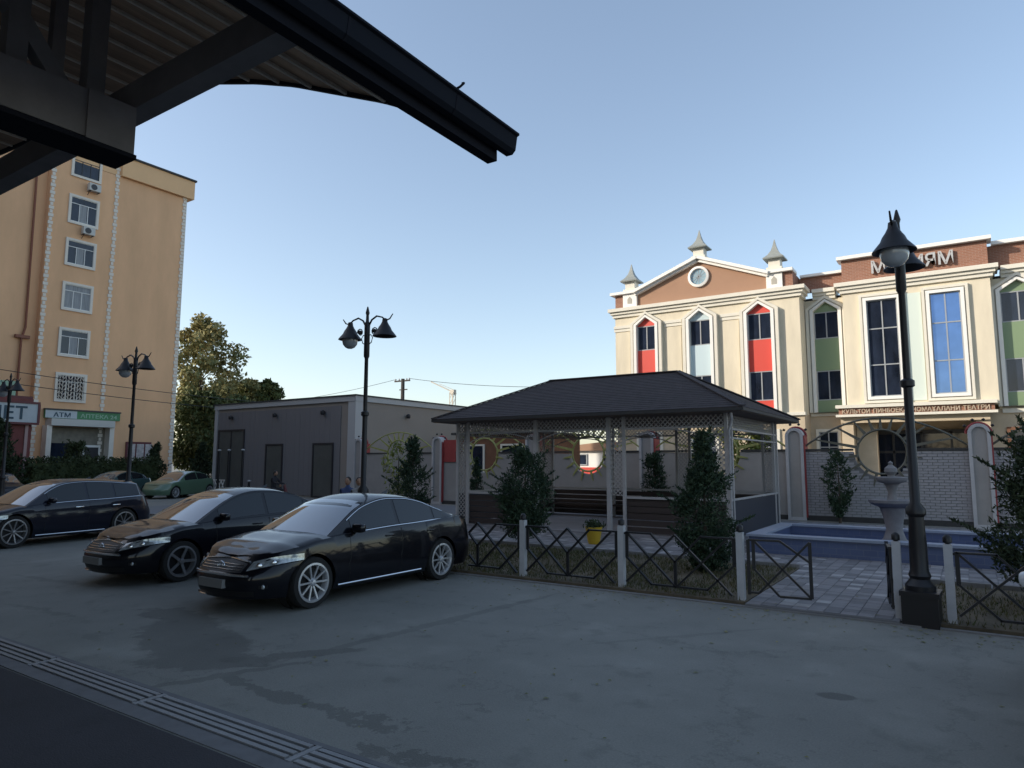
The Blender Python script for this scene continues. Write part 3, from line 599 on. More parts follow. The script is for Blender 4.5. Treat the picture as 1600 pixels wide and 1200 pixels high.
# ------------------------------------------------------------------ boundary wall with sun ornaments
YW = 25.9; PX = [-26.85, -21.45, -16.05, -10.65, -5.08, .35, 5.8]
WL = thing('boundary_wall', (-10, YW, 0), 'grey boundary wall with round notches, dark coping and arched red pillars', 'wall')
for i in range(6):
    x0, x1 = PX[i]+.3, PX[i+1]-.3; xc = (x0+x1)/2; R_ = .86; zc = 2.36
    nseg = 20; brick = i >= 4
    prof = [(x0, .16), (x1, .16), (x1, 2.40)]+[(xc+R_*cos(a), zc+R_*sin(a)) for a in [-pi*k/nseg+.05*(1 if k == 0 else 0) for k in range(nseg+1)]]+[(x0, 2.40)]
    if brick: part('wall_bay', MB().prism(prof, YW+.03, YW+.25), 'mortar', WL)
    else: part('wall_bay', MB().prism(prof, YW, YW+.25), 'wall_plaster', WL)
    part('wall_coping', MB().box(x0, xc-R_-.02, YW-.04, YW+.29, 2.40, 2.47).box(xc+R_+.02, x1, YW-.04, YW+.29, 2.40, 2.47), 'cap_dark', WL)
    part('plinth', MB().box(x0, x1, YW-.06, YW+.3, 0, .16), 'cap_dark', WL)
    if brick:
        bw, bh = .285, .092; bm_ = MB().box(-bw/2+.008, bw/2-.008, -.016, .02, -bh/2+.007, bh/2-.007).mesh('brick'); bm_.materials.append(MATS['brick_grey'])
        lst = []; halves = []; row = 0; z = .17+bh/2
        while z < 2.38:
            x = x0+bw/2+(bw/2 if row % 2 else 0)
            if row % 2: halves.append((x0+bw/4, z)); 
            halves.append((x1-((x1-x0-(bw/2 if row % 2 else 0)) % bw)/2, z, ((x1-x0-(bw/2 if row % 2 else 0)) % bw)/2))
            while x < x1-bw/2+.01:
                if (x-xc)**2+(z-zc)**2 > (R_+.06)**2 or abs(x-xc) > R_+.14: lst.append((x, z))
                x += bw
            z += bh; row += 1
        hb = MB()
        for q_ in halves:
            hw_ = (q_[2] if len(q_) > 2 else bw/4)-.007
            if hw_ > .02: hb.box(q_[0]-hw_, q_[0]+hw_, YW+.002, YW+.03, q_[1]-bh/2+.007, q_[1]+bh/2-.007)
        part('half_bricks', hb, 'brick_grey', WL, stuff=True)
        if i == 4:
            rest_ = MB(); random.Random(2).shuffle(lst); lst.sort(key=lambda q: -q[0])
            for n_, (x, z) in enumerate(lst):
                dy = rnd.uniform(-.005, .005)
                if n_ < 300: link('brick', bm_, None, WL, (x+10, .016+dy, z))
                else: rest_.box(x-bw/2+.008, x+bw/2-.008, YW+dy, YW+.03, z-bh/2+.007, z+bh/2-.007)
            part('brick_field', rest_, 'brick_grey', WL, stuff=True)
        else:
            rest_ = MB()
            for (x, z) in lst: rest_.box(x-bw/2+.008, x+bw/2-.008, YW, YW+.03, z-bh/2+.007, z+bh/2-.007)
            part('brick_field', rest_, 'brick_grey', WL, stuff=True)
    # sun ornament
    lab = ['hidden', 'yellow-green iron sun ornament in the wall notch left of the gazebo', 'yellow-green iron sun ornament seen through the left gazebo bay', 'yellow-green iron sun ornament seen through the middle of the gazebo', 'iron sun ornament over the grey brick wall behind the fountain', 'iron sun ornament on the wall behind the right conifer'][i]
    if i == 0: lab = 'yellow-green iron sun ornament beside the grey building corner'
    if i == 1: lab = 'yellow-green iron sun ornament seen through the left end of the gazebo'
    if i == 2: lab = 'yellow-green iron sun ornament seen through the middle of the gazebo'
    if i == 3: lab = 'yellow-green iron sun ornament behind the tall cypress'
    om = 'ornament' if i < 4 else 'ornament_iron'
    t = thing('sun_ornament', (xc, YW+.1, 1.5), lab, 'ornament', 'iron sun ornaments on the boundary wall')
    yo = YW+.08; ro = .74
    part('ring', MB().path([(xc+ro*cos(2*pi*k/40), yo, zc+ro*sin(2*pi*k/40)) for k in range(41)], .085, 6), om, t, smooth=60)
    arc = lambda u: 2.55+.95*(1-((u-xc)/(x1-xc))**2)
    part('arch_rail', MB().path([(x0+(x1-x0)*k/20, yo, arc(x0+(x1-x0)*k/20)) for k in range(21)], .07, 5), om, t, smooth=60)
    for a_ in (12, 32, 52, 72, 90, 108, 128, 148, 168):
        a = radians(a_); p0 = Vector((xc+(ro+.02)*cos(a), yo, zc+(ro+.02)*sin(a))); rr = ro
        while rr < 3 and zc+rr*sin(a) < arc(xc+rr*cos(a)) and abs(rr*cos(a)) < (x1-x0)/2-.02: rr += .02
        p1 = Vector((xc+rr*cos(a), yo, zc+rr*sin(a)))
        if (p1-p0).length > .05: part('ray', MB().bar(p0, p1, .11, .03, upv=(0, 1, 0), r2=.45), om, t)
    for a_ in (190, 212, 234, 256, 284, 306, 328, 350):
        a = radians(a_); part('ray', MB().bar((xc+ro*cos(a), yo-.12, zc+ro*sin(a)), (xc+(ro+.42)*cos(a), yo-.12, zc+(ro+.42)*sin(a)), .10, .03, upv=(0, 1, 0), r2=.35), om, t)
pmesh = None
for i, x in enumerate(PX):
    t = thing('wall_pillar', (x, YW, 0), ['round-topped wall pillar beside the grey building corner', 'round-topped red-backed wall pillar left of the gazebo', 'wall pillar behind the left part of the gazebo', 'wall pillar behind the middle of the gazebo', 'round-topped red-edged wall pillar right of the gazebo', 'round-topped red-edged wall pillar left of the right conifer', 'wall pillar at the far right end of the wall'][i], 'pillar', 'arched pillars of the boundary wall')
    out = [(x-.30, 0), (x+.30, 0)]+[(x+.30*cos(a), 2.92+.30*sin(a)) for a in [pi*k/12 for k in range(13)]]
    inn = [(x-.20, .1), (x+.20, .1)]+[(x+.20*cos(a), 2.92+.20*sin(a)) for a in [pi*k/12 for k in range(13)]]
    part('frame', MB().ringprism(out, inn, YW-.16, YW+.34), 'pillar_light', t, smooth=30)
    part('body', MB().prism(inn, YW-.10, YW+.30), 'wall_plaster', t)
    part('side_panel', MB().box(x+.302, x+.345, YW-.12, YW+.42, .1, 2.95), 'pillar_red', t)
    part('top_band', MB().path([(x+.335*cos(a), YW+.25, 2.92+.335*sin(a)) for a in [pi*k/12 for k in range(13)]], .09, 6), 'pillar_red', t, smooth=60)
    if i == 1: part('red_panel', MB().box(x+.36, x+1.1, YW-.05, YW-.004, 2.0, 3.05), 'pillar_red', t)
    b = MB()
    for k in range(4):
        a = radians(30+40*k); b.lathe([(0, -.05), (.05, -.02), (.05, .02), (0, .05)], (x+.42*cos(a), YW+.05, 2.95+.42*sin(a)), 8)
    part('ball_studs', b, 'black_metal', t, smooth=60)

# ------------------------------------------------------------------ pool with fountain
PO = thing('pool', (-2, 17, 0), 'low blue rectangular pool basin with pale blue coping before the wall', 'pool')
px0, px1, py0, py1, pz = -4.15, 4.2, 15.55, 18.95, .45
part('basin_wall', MB().box(px0+.05, px1-.05, py0+.05, py0+.3, .02, pz-.05).box(px0+.05, px1-.05, py1-.3, py1-.05, .02, pz-.05).box(px0+.05, px0+.3, py0+.3, py1-.3, .02, pz-.05).box(px1-.3, px1-.05, py0+.3, py1-.3, .02, pz-.05), 'pool_blue', PO)
part('coping', MB().box(px0, px1, py0, py0+.34, pz-.05, pz).box(px0, px1, py1-.34, py1, pz-.05, pz).box(px0, px0+.34, py0+.34, py1-.34, pz-.05, pz).box(px1-.34, px1, py0+.34, py1-.34, pz-.05, pz), 'coping', PO)
part('basin_floor', MB().box(px0+.3, px1-.3, py0+.3, py1-.3, .03, .10), 'pool_inner', PO)
FT = thing('fountain', (-1.42, 17.25, .1), 'two-tier grey stone fountain standing in the blue pool', 'fountain')
c = (-1.42, 17.25, 0)
part('pedestal', MB().lathe([(.30, .1), (.30, .28), (.22, .36), (.16, .55), (.19, .75), (.24, .95), (.27, 1.02)], c, 28), 'stone', FT, smooth=40)
part('lower_bowl', MB().lathe([(.24, 1.02), (.40, 1.08), (.47, 1.13), (.48, 1.19), (.44, 1.20), (.30, 1.14), (0, 1.12)], c, 36), 'stone', FT, smooth=40)
part('stem', MB().lathe([(.17, 1.12), (.10, 1.22), (.08, 1.35), (.12, 1.48), (.15, 1.53)], c, 24), 'stone', FT, smooth=40)
part('upper_bowl', MB().lathe([(.13, 1.53), (.27, 1.58), (.31, 1.63), (.32, 1.68), (.28, 1.69), (0, 1.62)], c, 32), 'stone', FT, smooth=40)
part('finial', MB().lathe([(.10, 1.62), (.07, 1.72), (.13, 1.80), (.12, 1.88), (.04, 1.95), (.05, 2.0), (0, 2.04)], c, 20), 'stone', FT, smooth=40)

# ------------------------------------------------------------------ gazebo
GZ = thing('gazebo', (-9.2, 19.9, 0), 'hip-roofed gazebo with dark shingles, pale posts and diamond lattice screens', 'gazebo')
ex0, ex1, ey0, ey1, ez = -14.05, -4.40, 16.6, 23.2, 3.33
rx0, rx1, ry, rz_ = -11.6, -7.15, 19.9, 4.72
A, B, C_, D = (ex0, ey0, ez), (ex1, ey0, ez), (ex1, ey1, ez), (ex0, ey1, ez)
E1, E2 = (rx0, ry, rz_), (rx1, ry, rz_)
th = .05; dn = lambda p, t=th: (p[0], p[1], p[2]-t)
b = MB().add([A, B, C_, D, E1, E2, dn(A), dn(B), dn(C_), dn(D), dn(E1), dn(E2)],
             [(0, 1, 5, 4), (1, 2, 5), (2, 3, 4, 5), (3, 0, 4), (6, 10, 11, 7), (7, 11, 8), (8, 11, 10, 9), (9, 10, 6), (0, 6, 7, 1), (1, 7, 8, 2), (2, 8, 9, 3), (3, 9, 6, 0)])
rf = part('roof', b, 'shingle', GZ)
# shingle courses: thin lapped strips down every slope
b = MB()
def course(p0, p1, q0, q1, n):          # p eave edge, q ridge edge
    p0, p1, q0, q1 = map(Vector, (p0, p1, q0, q1))
    nr = (p1-p0).cross(q0-p0).normalized()
    if nr.z < 0: nr = -nr
    for i in range(n):
        t0, t1 = i/n, min(1, (i+1.12)/n)
        a, b2, c2, d2 = p0.lerp(q0, t0), p1.lerp(q1, t0), p1.lerp(q1, t1), p0.lerp(q0, t1)
        b.add([a+nr*.013, b2+nr*.013, c2+nr*.004, d2+nr*.004, a+nr*.002, b2+nr*.002], [(0, 1, 2, 3), (4, 5, 1, 0)])
course(A, B, E1, E2, 22); course(B, C_, E2, E2, 22); course(C_, D, E2, E1, 22); course(D, A, E1, E1, 22)
part('shingle_courses', b, 'shingle', rf, stuff=True, fix=False)
b = MB()
for p, q in ((A, E1), (B, E2), (C_, E2), (D, E1), (E1, E2)): b.bar((p[0], p[1], p[2]+.03), (q[0], q[1], q[2]+.03), .16, .035)
part('ridge_caps', b, 'shingle', rf)
part('eave_fascia', MB().box(ex0, ex1, ey0-.012, ey0+.02, ez-.085, ez-.012).box(ex0, ex1, ey1-.02, ey1+.012, ez-.085, ez-.012).box(ex0-.012, ex0+.02, ey0+.021, ey1-.021, ez-.085, ez-.012).box(ex1-.02, ex1+.012, ey0+.021, ey1-.021, ez-.085, ez-.012), 'cap_dark', GZ)
b = MB().box(ex0+.04, ex1-.04, ey0+.04, ey1-.04, ez-.10, ez-.075)
part('soffit', b, 'soffit', GZ)
gx = [-13.45, -13.05, -10.55, -8.2, -7.75, -5.38, -4.98]; gy = [17.2, 17.6, 19.9, 22.1, 22.5]
psts = [(x, gy[0]) for x in (gx[0], gx[1], gx[2], gx[3], gx[4], gx[6])]+[(x, gy[4]) for x in (gx[0], gx[1], gx[2], gx[3], gx[4], gx[5], gx[6])]+[(gx[6], y) for y in (gy[1], gy[3])]+[(gx[0], y) for y in (gy[1], gy[3])]
for x, y in psts: part('post', MB().box(x-.04, x+.04, y-.04, y+.04, .05, ez-.10), 'gazebo_frame', GZ)
for x, y in ((gx[2], gy[0]), (gx[3], gy[0])): part('post_cover', MB().box(x-.055, x+.055, y-.055, y+.055, .05, ez-.11), 'gazebo_frame', GZ)
part('gazebo_floor', MB().box(gx[0]-.15, gx[6]+.15, gy[0]-.15, gy[4]+.15, .0, .10), 'floor_grey', GZ)
def lattice(p0, p1, z0, z1, name='lattice_screen', m='lattice', st=.090, w_=.024):
    p0 = Vector((*p0, 0)); p1 = Vector((*p1, 0)); L_ = (p1-p0).length; u = (p1-p0)/L_; nrm = Vector((-u.y, u.x, 0)); H_ = z1-z0; b = MB()
    def clip(s0, sgn):
        pts = []
        # line s = s0 + sgn*t , z=t
        t0 = 0; t1 = H_
        if sgn > 0: t0 = max(t0, -s0); t1 = min(t1, L_-s0)
        else: t0 = max(t0, s0-L_); t1 = min(t1, s0)
        return (t0, t1) if t1-t0 > .03 else None
    for sgn, off in ((1, -.006), (-1, .006)):
        s0 = -H_ if sgn > 0 else 0
        end = L_ if sgn > 0 else L_+H_
        while s0 < end:
            c_ = clip(s0, sgn)
            if c_:
                a = p0+u*(s0+sgn*c_[0])+Vector((0, 0, z0+c_[0]))+nrm*off; d = p0+u*(s0+sgn*c_[1])+Vector((0, 0, z0+c_[1]))+nrm*off
                b.bar(a, d, .010, w_, upv=tuple(nrm.cross(u)) if False else (0, 0, 1)) if False else b.add(*strip(a, d, u, nrm, w_))
            s0 += st*1.414
    part(name, b, m, GZ, stuff=True, fix=False)
def strip(a, d, u, nrm, w_):
    dr_ = (d-a).normalized(); sd_ = dr_.cross(nrm).normalized()*w_/2; n2 = nrm*.005
    vs = [a-sd_-n2, a+sd_-n2, a+sd_+n2, a-sd_+n2, d-sd_-n2, d+sd_-n2, d+sd_+n2, d-sd_+n2]
    return vs, [(0, 1, 5, 4), (1, 2, 6, 5), (2, 3, 7, 6), (3, 0, 4, 7)]
def rail(p0, p1, z, w_=.05, m='gazebo_frame'): part('rail', MB().bar((*p0, z), (*p1, z), w_, w_), m, GZ)
zt0, zt1, zr = 2.90, ez-.13, 1.06
for yy in (gy[0], gy[4]):
    for a, c2 in ((gx[0], gx[2]), (gx[2], gx[3]), (gx[4], gx[6])): 
        lattice((a, yy), (c2, yy), zt0, zt1); rail((a, yy), (c2, yy), zt0)
    lattice((gx[3], yy), (gx[4], yy), zt0, zt1)
    for a, c2 in ((gx[0], gx[1]), (gx[3], gx[4]), (gx[5], gx[6])): lattice((a, yy), (c2, yy), .25 if a < -13 else 1.1, zt0-.02)
    # scalloped apron below the top band
    for a, c2 in ((gx[1], gx[2]), (gx[2], gx[3]), (gx[4], gx[5])):
        part('scallop_brace', MB().path([(a+(c2-a)*k/14, yy, zt0-.04-.30*abs(2*k/14-1)**2.2) for k in range(15)], .035, 5), 'gazebo_frame', GZ)
for xx in (gx[0], gx[6]):
    lattice((xx, gy[0]), (xx, gy[4]), zt0-.05, zt1); rail((xx, gy[0]), (xx, gy[4]), zt0-.05)
    for a, c2 in ((gy[0], gy[1]), (gy[3], gy[4])): lattice((xx, a), (xx, c2), 1.1, zt0-.08)
    rail((xx, gy[0]), (xx, gy[4]), zr); 
    part('solid_panel', MB().box(xx-.015, xx+.015, gy[0]+.06, gy[4]-.06, .12, zr-.04), 'panel_dark', GZ)
part('side_rail', MB().bar((gx[6], gy[0], 2.62), (gx[6], gy[4], 2.62), .04), 'gazebo_frame', GZ)
for a, c2, yy in ((gx[1], gx[2]-1.0, gy[0]), (gx[4], gx[6], gy[0]), (gx[0], gx[2], gy[4]), (gx[2], gx[4], gy[4]), (gx[4], gx[6], gy[4])):
    rail((a, yy), (c2, yy), zr, .06)
    for k in range(5):
        z0 = .14+k*.175; part('bench_board', MB().box(a+.05, c2-.05, yy+.02, yy+.045, z0, z0+.15), 'bench_brown', GZ)
for (x0, x1, y0, y1) in ((gx[0]+.1, gx[6]-.1, gy[4]-.55, gy[4]-.15), (gx[0]+.1, gx[0]+.5, gy[0]+.3, gy[4]-.6), (gx[6]-.5, gx[6]-.1, gy[0]+.3, gy[4]-.6)):
    part('bench_seat', MB().box(x0, x1, y0, y1, .48, .54), 'bench_brown', GZ)
t = thing('downspout', (-4.9, 16.9, 0), 'thin pale downpipe at the near right corner of the gazebo', 'pipe')
part('pipe', MB().path([(-4.72, 16.75, 3.2), (-4.72, 16.8, 3.05), (-4.88, 17.08, 2.8), (-4.88, 17.08, .1)], .07, 8), 'gazebo_frame', t, smooth=60)

# ------------------------------------------------------------------ fence, posts, gate
FY = 10.17
pmesh_ = [MB().box(-.048, .048, -.048, .048, 0, .98).mesh('post'), MB().lathe([(.02, .98), (.05, 1.0), (.05, 1.06), (.025, 1.09), (0, 1.095)], (0, 0, 0), 12).mesh('ball_cap', smooth=40)]
pmesh_[0].materials.append(MATS['post_white']); pmesh_[1].materials.append(MATS['black_metal'])
def fpost(par, x):
    p = link('post', pmesh_[0], None, par, (x-par.location.x, FY-par.location.y, .02)); link('ball_cap', pmesh_[1], None, p)
def panel(par, x0, x1, u0=0.0, rev=False):
    zt, zb = .90, .14; W_ = x1-x0
    P = lambda u, v: (x0+u*W_, FY, zt-(zt-zb)*v)
    segs = [((0, 0), (.24, 0)), ((.24, 0), (.47, .52)), ((.47, .52), (.71, 0)), ((.71, 0), (1, 0)), ((1, 0), (1, .5)), ((1, .5), (.76, 1)), ((.76, 1), (.24, 1)), ((.24, 1), (0, .5)), ((0, .5), (0, 0)),
            ((0, 0), (.47, 1)), ((.95, 0), (.48, 1)), ((.47, 0), (.97, 1.05)), ((.47, 0), (0, .98)), ((.47, .52), (.47, 1))]
    f = part('panel', (MB() if u0 else MB().bar(P(-.04, .02), P(0, .02), .03)).bar(P(1, .02), P(1.04, .02), .03), 'fence_black', par)
    for i, (a, c2) in enumerate(segs):
        if u0:
            if max(a[0], c2[0]) <= u0: continue
            if a[0] < u0: q_ = (u0-a[0])/(c2[0]-a[0]); a = (u0, a[1]+(c2[1]-a[1])*q_)
            if c2[0] < u0: q_ = (u0-a[0])/(c2[0]-a[0]); c2 = (u0, a[1]+(c2[1]-a[1])*q_)
        A_ = Vector(P(*a)); B_ = Vector(P(*c2)); dd = (B_-A_).normalized()*.012; oy_ = (-.012 if i in (10, 12) else 0)
        A_.y += oy_; B_.y += oy_
        part('bar', MB().bar(A_-dd, B_+dd, .048, .026), 'fence_black', f)
    return f
F1 = thing('metal_fence', (-8, FY, 0), 'black geometric bar fence with white posts behind the cars, left of the gate', 'fence')
fx = [-2.80-1.85*i for i in range(7)]
for x in fx[:3]: fpost(F1, x)
for i in range(3): panel(F1, fx[i+1]+.09, fx[i]-.09, .36 if i == 2 else 0)
F2 = thing('metal_fence', (1, FY, 0), 'black geometric bar fence with white posts right of the lamp plinth', 'fence')
for x in (-.27, 1.58, 3.43): fpost(F2, x)
for x in (-.27, 1.58): panel(F2, x+.09, x+1.76)
GP = thing('gate_post', (-.83, FY, 0), 'white gate post with black ball cap just left of the lamp plinth', 'post'); fpost(GP, -.83)
def gate_leaf(lab, hinge, ang):
    t = thing('gate_leaf', (hinge, FY, 0), lab, 'gate', None, ang)
    def gbar(a, c2): 
        m_ = MB().bar((a[0], 0, a[1]), (c2[0], 0, c2[1]), .046, .028); o = link('bar', m_.mesh('bar'), 'fence_black', t); return o
    W_, zb, zt = .86, .14, .90
    for a, c2 in (((0.05, zt), (W_*.55, zt)), ((W_*.55, zt), (W_, .62)), ((W_, zb), (W_, zt)), ((.05, zb), (.05, zt)), ((.12, zt), (W_, zb)), ((.12, .5), (.12, zt)), ((.12, .5), (.45, zb)), ((.45, zb), (W_, zb)), ((.05, zb+.03), (.18, zb+.03)), ((.18, zb+.03), (W_, zt))):
        gbar(a, c2)
    return t
gate_leaf('open black gate leaf hinged on the white post left of the path', -2.74, radians(9))
gate_leaf('black gate leaf swung inward beside the post near the lamp', -.90, radians(98))

# ------------------------------------------------------------------ street lamps
def lamp_proto():
    t = thing('street_lamp', (0, 0, 0), '', 'street lamp', 'black twin-headed street lamps')
    part('plinth', MB().box(-.20, .20, -.20, .20, 0, .40).box(-.215, .215, -.215, .215, .36, .42), 'black_metal', t)
    part('pole', MB().lathe([(.17, .42), (.17, .48), (.11, .56), (.13, .60), (.105, .66), (.10, 1.0), (.085, 1.32), (.115, 1.36), (.115, 1.42), (.06, 1.50), (.052, 2.96), (.085, 2.98), (.085, 3.05), (.045, 3.08), (.04, 4.2), (.062, 4.25), (.062, 4.95), (.035, 5.02), (.03, 5.15), (.045, 5.2), (.015, 5.33), (0, 5.35)], n=16), 'black_metal', t, smooth=35)
    for s in (-1, 1):
        P = [(s*.03, 0, 4.9), (s*.12, 0, 5.04), (s*.25, 0, 5.11), (s*.40, 0, 5.07), (s*.50, 0, 4.99), (s*.60, 0, 5.02), (s*.68, 0, 5.12)]
        a = part('arm', MB().path(P, [.045, .04, .04, .035, .035, .03, .02], 6), 'black_metal', t, smooth=60)
        sp = [(s*(.19+.09*(1-k/14)*cos(k*.7)), 0, 4.78+.10*(1-k/14)*sin(k*.7)) for k in range(14)]
        part('scroll', MB().path(sp, .025, 5).path([(s*.04, 0, 4.5), (s*.12, 0, 4.55), (s*.15, 0, 4.65), (s*.10, 0, 4.72), (s*.05, 0, 4.7)], .022, 5).lathe([(0, -.05), (.05, -.03), (.05, .03), (0, .05)], (s*.2, 0, 4.79), 8), 'black_metal', a, smooth=60)
        sh = part('shade', MB().lathe([(0, 5.05), (.05, 5.03), (.06, 4.96), (.09, 4.90), (.13, 4.84), (.155, 4.78), (.245, 4.67), (.255, 4.65), (.22, 4.66), (.12, 4.76)], (s*.47, 0, 0), 24), 'black_metal', t, smooth=35)
        part('globe', MB().lathe([(.165, 4.67), (.168, 4.61), (.15, 4.54), (.10, 4.48), (.05, 4.455), (0, 4.45)], (s*.47, 0, 0), 24), 'lamp_glass', sh, smooth=60)
    return t
L0 = lamp_proto(); L0.location = (-.585, 10.13, 0); L0.rotation_euler = (0, 0, radians(87))
L0['label'] = 'nearest black street lamp, on a square plinth beside the gate'
for (x, y, rz, lb) in ((-10.63, 10.38, 6, 'black twin-headed street lamp rising behind the front saloon car'), (-20.06, 10.39, 6, 'black twin-headed street lamp in front of the orange block'), (-30.2, 11.0, 6, 'street lamp at the left edge above the shop sign')):
    lc = copy_tree(L0, None, (x, y, 0), radians(rz), lb)
    for sh_ in [c for c in lc.children if c.name.startswith('shade')][1:]:
        for gl in list(sh_.children): bpy.data.objects.remove(gl)

for gl in list([c for c in L0.children if c.name.startswith('shade')][1].children): bpy.data.objects.remove(gl)

# ------------------------------------------------------------------ cars
def car(name, loc, rz, label, cat='car', paint='car_black', L=4.7, W=1.82, H=1.47, wagon=False, glass='car_glass', side_glass='car_glass_tint', wheel_r=.335, spokes=10, wb=2.775, fo=.93, chrome=True, low=False, group='cars parked in the yard', rim='alloy', grille='bars'):
    t = thing(name, loc, label, cat, group, rz)
    hw = W/2; nf, nr = .85, .55; yw1, yw2 = fo, fo+wb; R_ = wheel_r+.045; zc = wheel_r
    belt_pts = [(0, .72), (.25, .78), (.6, .84), (1.1, .91), (1.6, .95), (3.0, .985), (L-.9, 1.03), (L-.4, 1.04), (L, .98)] if not wagon else [(0, .68), (.25, .76), (.6, .84), (1.1, .92), (1.6, .97), (3.0, 1.0), (L-.3, 1.06), (L, 1.04)]
    def interp(T, y):
        if y <= T[0][0]: return T[0][1]
        for (a, b_), (c_, d_) in zip(T, T[1:]):
            if y <= c_:
                u = (y-a)/(c_-a); u = u*u*(3-2*u)*.5+u*.5; return b_+(d_-b_)*u
        return T[-1][1]
    belt = lambda y: interp(belt_pts, y)
    def plan(s):
        if s <= 1:
            x = hw*.985*s; y = nf*(1-(max(0, 1-s**2.7))**.5)*1.0; return x, y
        if s <= 2:
            u = s-1; y = nf+(L-nf-nr)*u; return hw*(.985+.015*sin(pi*u)), y
        u = 3-s; x = hw*.985*u; y = L-nr*(1-(max(0, 1-u**3.4))**.5); return x, y
    def nrm(s):
        a = plan(max(0, s-.004)); b_ = plan(min(3, s+.004)); dx, dy = b_[0]-a[0], b_[1]-a[1]; l = hypot(dx, dy) or 1
        return (dy/l, -dx/l)
    def sp(s, z, off=0):
        ms = 1 if s >= 0 else -1; s = abs(s); x, y = plan(s); nx_, ny_ = nrm(s)
        zb = belt(y)
        o = 0
        if z < .42: o += .07*((.42-z)/.22)**1.6
        if z > .60: o += .045*((z-.60)/.4)**1.5
        if z > zb-.05: o += .02*((z-zb+.05)/.05)**2
        o -= off
        x2, y2 = x-nx_*o, y-ny_*o
        if y < 1.1 and z > .48: y2 += .30*min(1, (z-.48)/.22)**1.3*max(0, 1-y/1.1)*(.5+.5*(1-abs(x)/hw))
        if y > L-.8 and z > .6: y2 -= (.10 if not wagon else .16)*min(1, (z-.6)/.4)*max(0, (y-L+.8)/.8)
        return Vector((ms*max(0, x2), y2, z))
    ss = [1-(1-i/24)**2.3 for i in range(25)]
    def side_s(y): return 1+(y-nf)/(L-nf-nr)
    ys = set()
    for yw in (yw1, yw2):
        for k in range(-9, 10): ys.add(round(yw+R_*sin(k/9*pi/2)*1.0, 4))
        ys.add(round(yw-R_-.012, 4)); ys.add(round(yw+R_+.012, 4))
    for k in range(24): ys.add(nf+(L-nf-nr)*k/24)
    ss += sorted(side_s(y) for y in ys if nf+.02 < y < L-nr-.02)
    # front arch may begin inside the nose curve
    ss += [2.0]+[2+(i/20)**2.3 for i in range(1, 21)]
    for yw in (yw1, yw2):
        for k in range(-9, 10):
            y = yw+R_*sin(k/9*pi/2)
            if y < nf:
                # invert plan
                lo, hi = 0, 1
                for _ in range(30):
                    mid = (lo+hi)/2
                    if plan(mid)[1] < y: lo = mid
                    else: hi = mid
                ss.append(lo)
    ss = sorted(set(round(s, 5) for s in ss))
    def zlow(s):
        x, y = plan(s); zl = .20 if y < 1.2 or y > L-1 else .19
        if x > hw*.8:
            for yw in (yw1, yw2):
                d = R_*R_-(y-yw)**2
                if d > 0: zl = max(zl, zc+sqrt(d))
        return zl
    rows = 11; tops = 7
    body = MB(); P = []
    for s in ss:
        x, y = plan(s); zb = belt(y); zl = min(zlow(s), zb-.06)
        row = [sp(s, zl+(zb-zl)*j/(rows-1)) for j in range(rows)]
        e = row[-1]; cr_ = .055*min(1, y/.5)*(1 if y < 1.6 else .6)
        for k in range(1, tops+1):
            u = k/tops; row.append(Vector((e.x*(1-u), e.y, e.z+cr_*(1-(1-u)**2.4)+(.012*sin(pi*min(1, u*1.5)) if y < 1.4 else 0))))
        P += row
    n_ = rows+tops
    body.grid(P, len(ss), n_)
    body.grid([Vector((-p.x, p.y, p.z)) for p in P], len(ss), n_)
    body_o = link('body', body.mesh('body', smooth=38), paint, t)
    # weld centre line for a clean normal
    bm = bmesh.new(); bm.from_mesh(body_o.data); bmesh.ops.remove_doubles(bm, verts=bm.verts, dist=.0008); bmesh.ops.recalc_face_normals(bm, faces=bm.faces); bm.to_mesh(body_o.data); bm.free(); body_o.data.shade_smooth()
    body_o.data.set_sharp_from_angle(angle=radians(40))
    # underbody and arch liners
    link('underbody', MB().box(-hw+.22, hw-.22, .62, L-.6, .17, .5).box(-hw+.45, hw-.45, .30, .62, .20, .48).mesh('underbody'), 'rubber', t)
    # greenhouse
    if not wagon: prof = [(1.18, .92), (1.55, 1.13), (1.95, 1.34), (2.22, H-.055), (2.5, H-.005), (2.75, H), (3.10, H-.025), (3.42, H-.10), (3.72, H-.22), (L-.60, 1.08)]
    else: prof = [(1.10, .92), (1.5, 1.17), (1.85, 1.38), (2.15, H-.05), (2.6, H), (3.2, H-.01), (3.7, H-.05), (L-.45, H-.13), (L-.25, H-.32), (L-.08, 1.10)]
    def cat(T, y):
        for i in range(len(T)-1):
            if y <= T[i+1][0] or i == len(T)-2:
                p0, p1, p2, p3 = T[max(0, i-1)], T[i], T[i+1], T[min(len(T)-1, i+2)]
                u = (y-p1[0])/(p2[0]-p1[0]); m1 = (p2[1]-p0[1])/(p2[0]-p0[0])*(p2[0]-p1[0]); m2 = (p3[1]-p1[1])/(p3[0]-p1[0])*(p2[0]-p1[0])
                return (2*u**3-3*u**2+1)*p1[1]+(u**3-2*u**2+u)*m1+(-2*u**3+3*u**2)*p2[1]+(u**3-u**2)*m2
    y0, y1 = prof[0][0], prof[-1][0]
    def side_x(y):
        s = side_s(min(max(y, nf), L-nr)); return sp(s, belt(plan(s)[1])).x if y <= L-nr else sp(2+(y-(L-nr))/nr*.5, belt(y)).x
